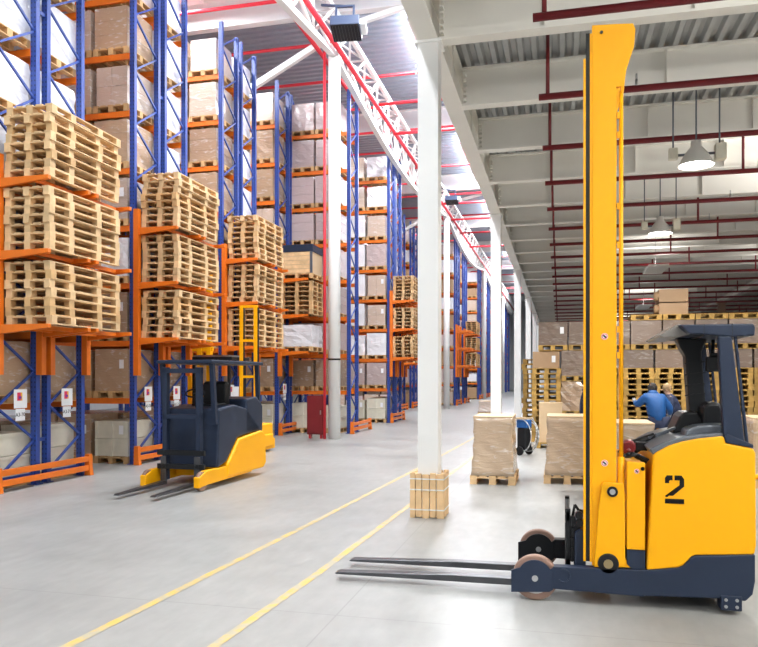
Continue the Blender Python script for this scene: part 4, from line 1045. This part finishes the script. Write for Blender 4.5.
def person(loc, rz, label, J, jacket, trousers, hair, gloves=False):
    t = thing('person', loc, label, 'person', None, rz)
    V_, E_, R_ = [], [], []
    def add(p, r, par=None):
        V_.append(Vector(p)); R_.append(r); i = len(V_) - 1
        if par is not None: E_.append((par, i))
        return i
    pel = add(J['pelvis'], .11); sp = add(J['spine'], .10, pel); ch = add(J['chest'], .11, sp); nk = add(J['neck'], .055, ch)
    hb = add(J['head'] - Vector((0, 0, .05)), .07, nk); ht = add(J['head'] + Vector((0, 0, .07)), .075, hb)
    idx = {}
    for s in 'LR':
        sh = add(J['sh' + s], .055, ch); el = add(J['el' + s], .045, sh); wr = add(J['wr' + s], .03, el)
        d = (J['wr' + s] - J['el' + s]).normalized(); side = d.cross(Vector((0, 0, 1))).normalized()
        pm_ = add(J['wr' + s] + d * .06, .036, wr)
        for q, (o_, ln) in enumerate(((-.028, .060), (-.010, .072), (.010, .068), (.028, .052))):
            f1 = add(J['wr' + s] + d * .10 + side * o_, .010, pm_); f2 = add(J['wr' + s] + d * (.10 + ln * .55) + side * o_ + Vector((0, 0, -.012)), .009, f1)
            add(J['wr' + s] + d * (.10 + ln) + side * o_ + Vector((0, 0, -.035)), .008, f2)
        t1 = add(J['wr' + s] + d * .035 + side * -.045, .011, pm_); add(J['wr' + s] + d * .075 + side * -.065, .009, t1)
        hp = add(J['hip' + s], .095, pel); kn = add(J['kn' + s], .06, hp); an = add(J['an' + s], .042, kn); add(J['an' + s] + J['toe'] + Vector((0, 0, -.04)), .038, an)
        idx[s] = (sh, el, wr, hp, kn, an)
    skin_obj('body', V_, E_, R_, 'skin', t)
    h = J['head']; f = J['toe'].normalized()
    mb = MB()
    mb.lathe([(.001, .15), (.06, .135), (.098, .075), (.104, .02), (.09, -.03)], 16, (h.x - f.x * .02, h.y - f.y * .02, h.z)); mb.build('hair', hair, t)
    fc = MB(); fc.cyl(h + f * .085 + Vector((0, 0, .0)), h + f * .115 + Vector((0, 0, -.02)), .012, .014, 8)
    sd = Vector((f.y, -f.x, 0))
    for s in (-1, 1): fc.cyl(h + sd * s * .080, h + sd * s * .095, .03, .026, 10)
    fc.build('face_features', 'skin', t)
    for s in (-1, 1): MB().cyl(h + f * .083 + sd * s * .03 + Vector((0, 0, .02)), h + f * .090 + sd * s * .03 + Vector((0, 0, .02)), .009, n=8).build('eye', 'ink', t)
    # jacket
    vs = [J['pelvis'] + Vector((0, 0, -.12)), J['spine'], J['chest'], J['neck'] - (J['neck'] - J['chest']) * .35]
    ed = [(0, 1), (1, 2), (2, 3)]; ra = [.20, .19, .20, .10]
    for s in 'LR':
        b = len(vs); vs += [J['sh' + s], J['el' + s], J['wr' + s] + (J['wr' + s] - J['el' + s]) * .18]; ed += [(2, b), (b, b + 1), (b + 1, b + 2)]; ra += [.105, .08, .055]
    jk = skin_obj('jacket', vs, ed, ra, jacket, t)
    if jacket == 'jacket':
        hood = MB(); c0 = J['neck'] - f * .03
        hood.lathe([(.0, .075), (.07, .06), (.115, .01), (.12, -.04), (.09, -.09)], 14, tuple(c0)); hood.build('hood', jacket, jk)
    vs = [J['pelvis']]; ed = []; ra = [.15]
    for s in 'LR':
        b = len(vs); vs += [J['hip' + s], J['kn' + s], J['an' + s] + Vector((0, 0, .03))]; ed += [(0, b), (b, b + 1), (b + 1, b + 2)]; ra += [.112, .078, .06]
    skin_obj('trousers', vs, ed, ra, trousers, t)
    for s in 'LR':
        a = J['an' + s]; MB().bar((a - J['toe'] * .35) + Vector((0, 0, -.05)), a + J['toe'] * 1.25 + Vector((0, 0, -.05)), .10, .075).build('shoe', 'ink', t, .02)
        if gloves:
            d = (J['wr' + s] - J['el' + s]).normalized(); MB().cyl(J['wr' + s] - d * .03, J['wr' + s] + d * .19, .050, .040, 12).build('glove', 'glove', t, .01)
    return t
Vc = Vector
person((1.98, 16.6, 0), 0, 'person in a bright blue hooded jacket bending over, back to the camera', dict(
    pelvis=Vc((.06, -.10, .88)), spine=Vc((.03, -.04, 1.06)), chest=Vc((-.02, .10, 1.28)), neck=Vc((-.02, .20, 1.42)), head=Vc((-.02, .27, 1.50)),
    shL=Vc((-.19, .10, 1.32)), elL=Vc((-.34, .16, 1.16)), wrL=Vc((-.36, .36, 1.22)), shR=Vc((.17, .10, 1.31)), elR=Vc((.33, .12, 1.08)), wrR=Vc((.34, .32, .98)),
    hipL=Vc((-.05, -.08, .82)), knL=Vc((-.07, .0, .46)), anL=Vc((-.08, -.06, .09)), hipR=Vc((.16, -.08, .82)), knR=Vc((.18, -.01, .46)), anR=Vc((.18, -.06, .09)), toe=Vc((0, .12, 0))), 'jacket', 'navycloth', 'hairdark', True)
person((2.42, 17.5, 0), 0, 'fair haired person in dark navy clothes beside the blue jacket, facing left', dict(
    pelvis=Vc((.10, 0, .90)), spine=Vc((.06, 0, 1.08)), chest=Vc((-.02, 0, 1.28)), neck=Vc((-.06, 0, 1.42)), head=Vc((-.09, 0, 1.49)),
    shL=Vc((-.03, -.18, 1.32)), elL=Vc((.0, -.26, 1.08)), wrL=Vc((-.16, -.28, .96)), shR=Vc((-.03, .18, 1.32)), elR=Vc((.0, .24, 1.08)), wrR=Vc((-.16, .2, .96)),
    hipL=Vc((.10, -.1, .84)), knL=Vc((.06, -.1, .46)), anL=Vc((.11, -.1, .09)), hipR=Vc((.10, .1, .84)), knR=Vc((.06, .1, .46)), anR=Vc((.11, .1, .09)), toe=Vc((-.12, 0, 0))), 'navycloth', 'navycloth', 'hairblond', True)
person((.62, 17.8, 0), 0, 'person in dark clothes half hidden left behind the yellow mast', dict(
    pelvis=Vc((0, 0, .93)), spine=Vc((0, 0, 1.12)), chest=Vc((0, 0, 1.36)), neck=Vc((0, 0, 1.52)), head=Vc((0, 0, 1.62)),
    shL=Vc((-.02, -.18, 1.42)), elL=Vc((.02, -.25, 1.15)), wrL=Vc((.16, -.2, 1.0)), shR=Vc((.0, .18, 1.42)), elR=Vc((.02, .25, 1.15)), wrR=Vc((.16, .2, 1.0)),
    hipL=Vc((0, -.1, .88)), knL=Vc((.02, -.1, .48)), anL=Vc((0, -.1, .09)), hipR=Vc((0, .1, .88)), knR=Vc((.02, .1, .48)), anR=Vc((0, .1, .09)), toe=Vc((.12, 0, 0))), 'navycloth', 'navycloth', 'hairdark')
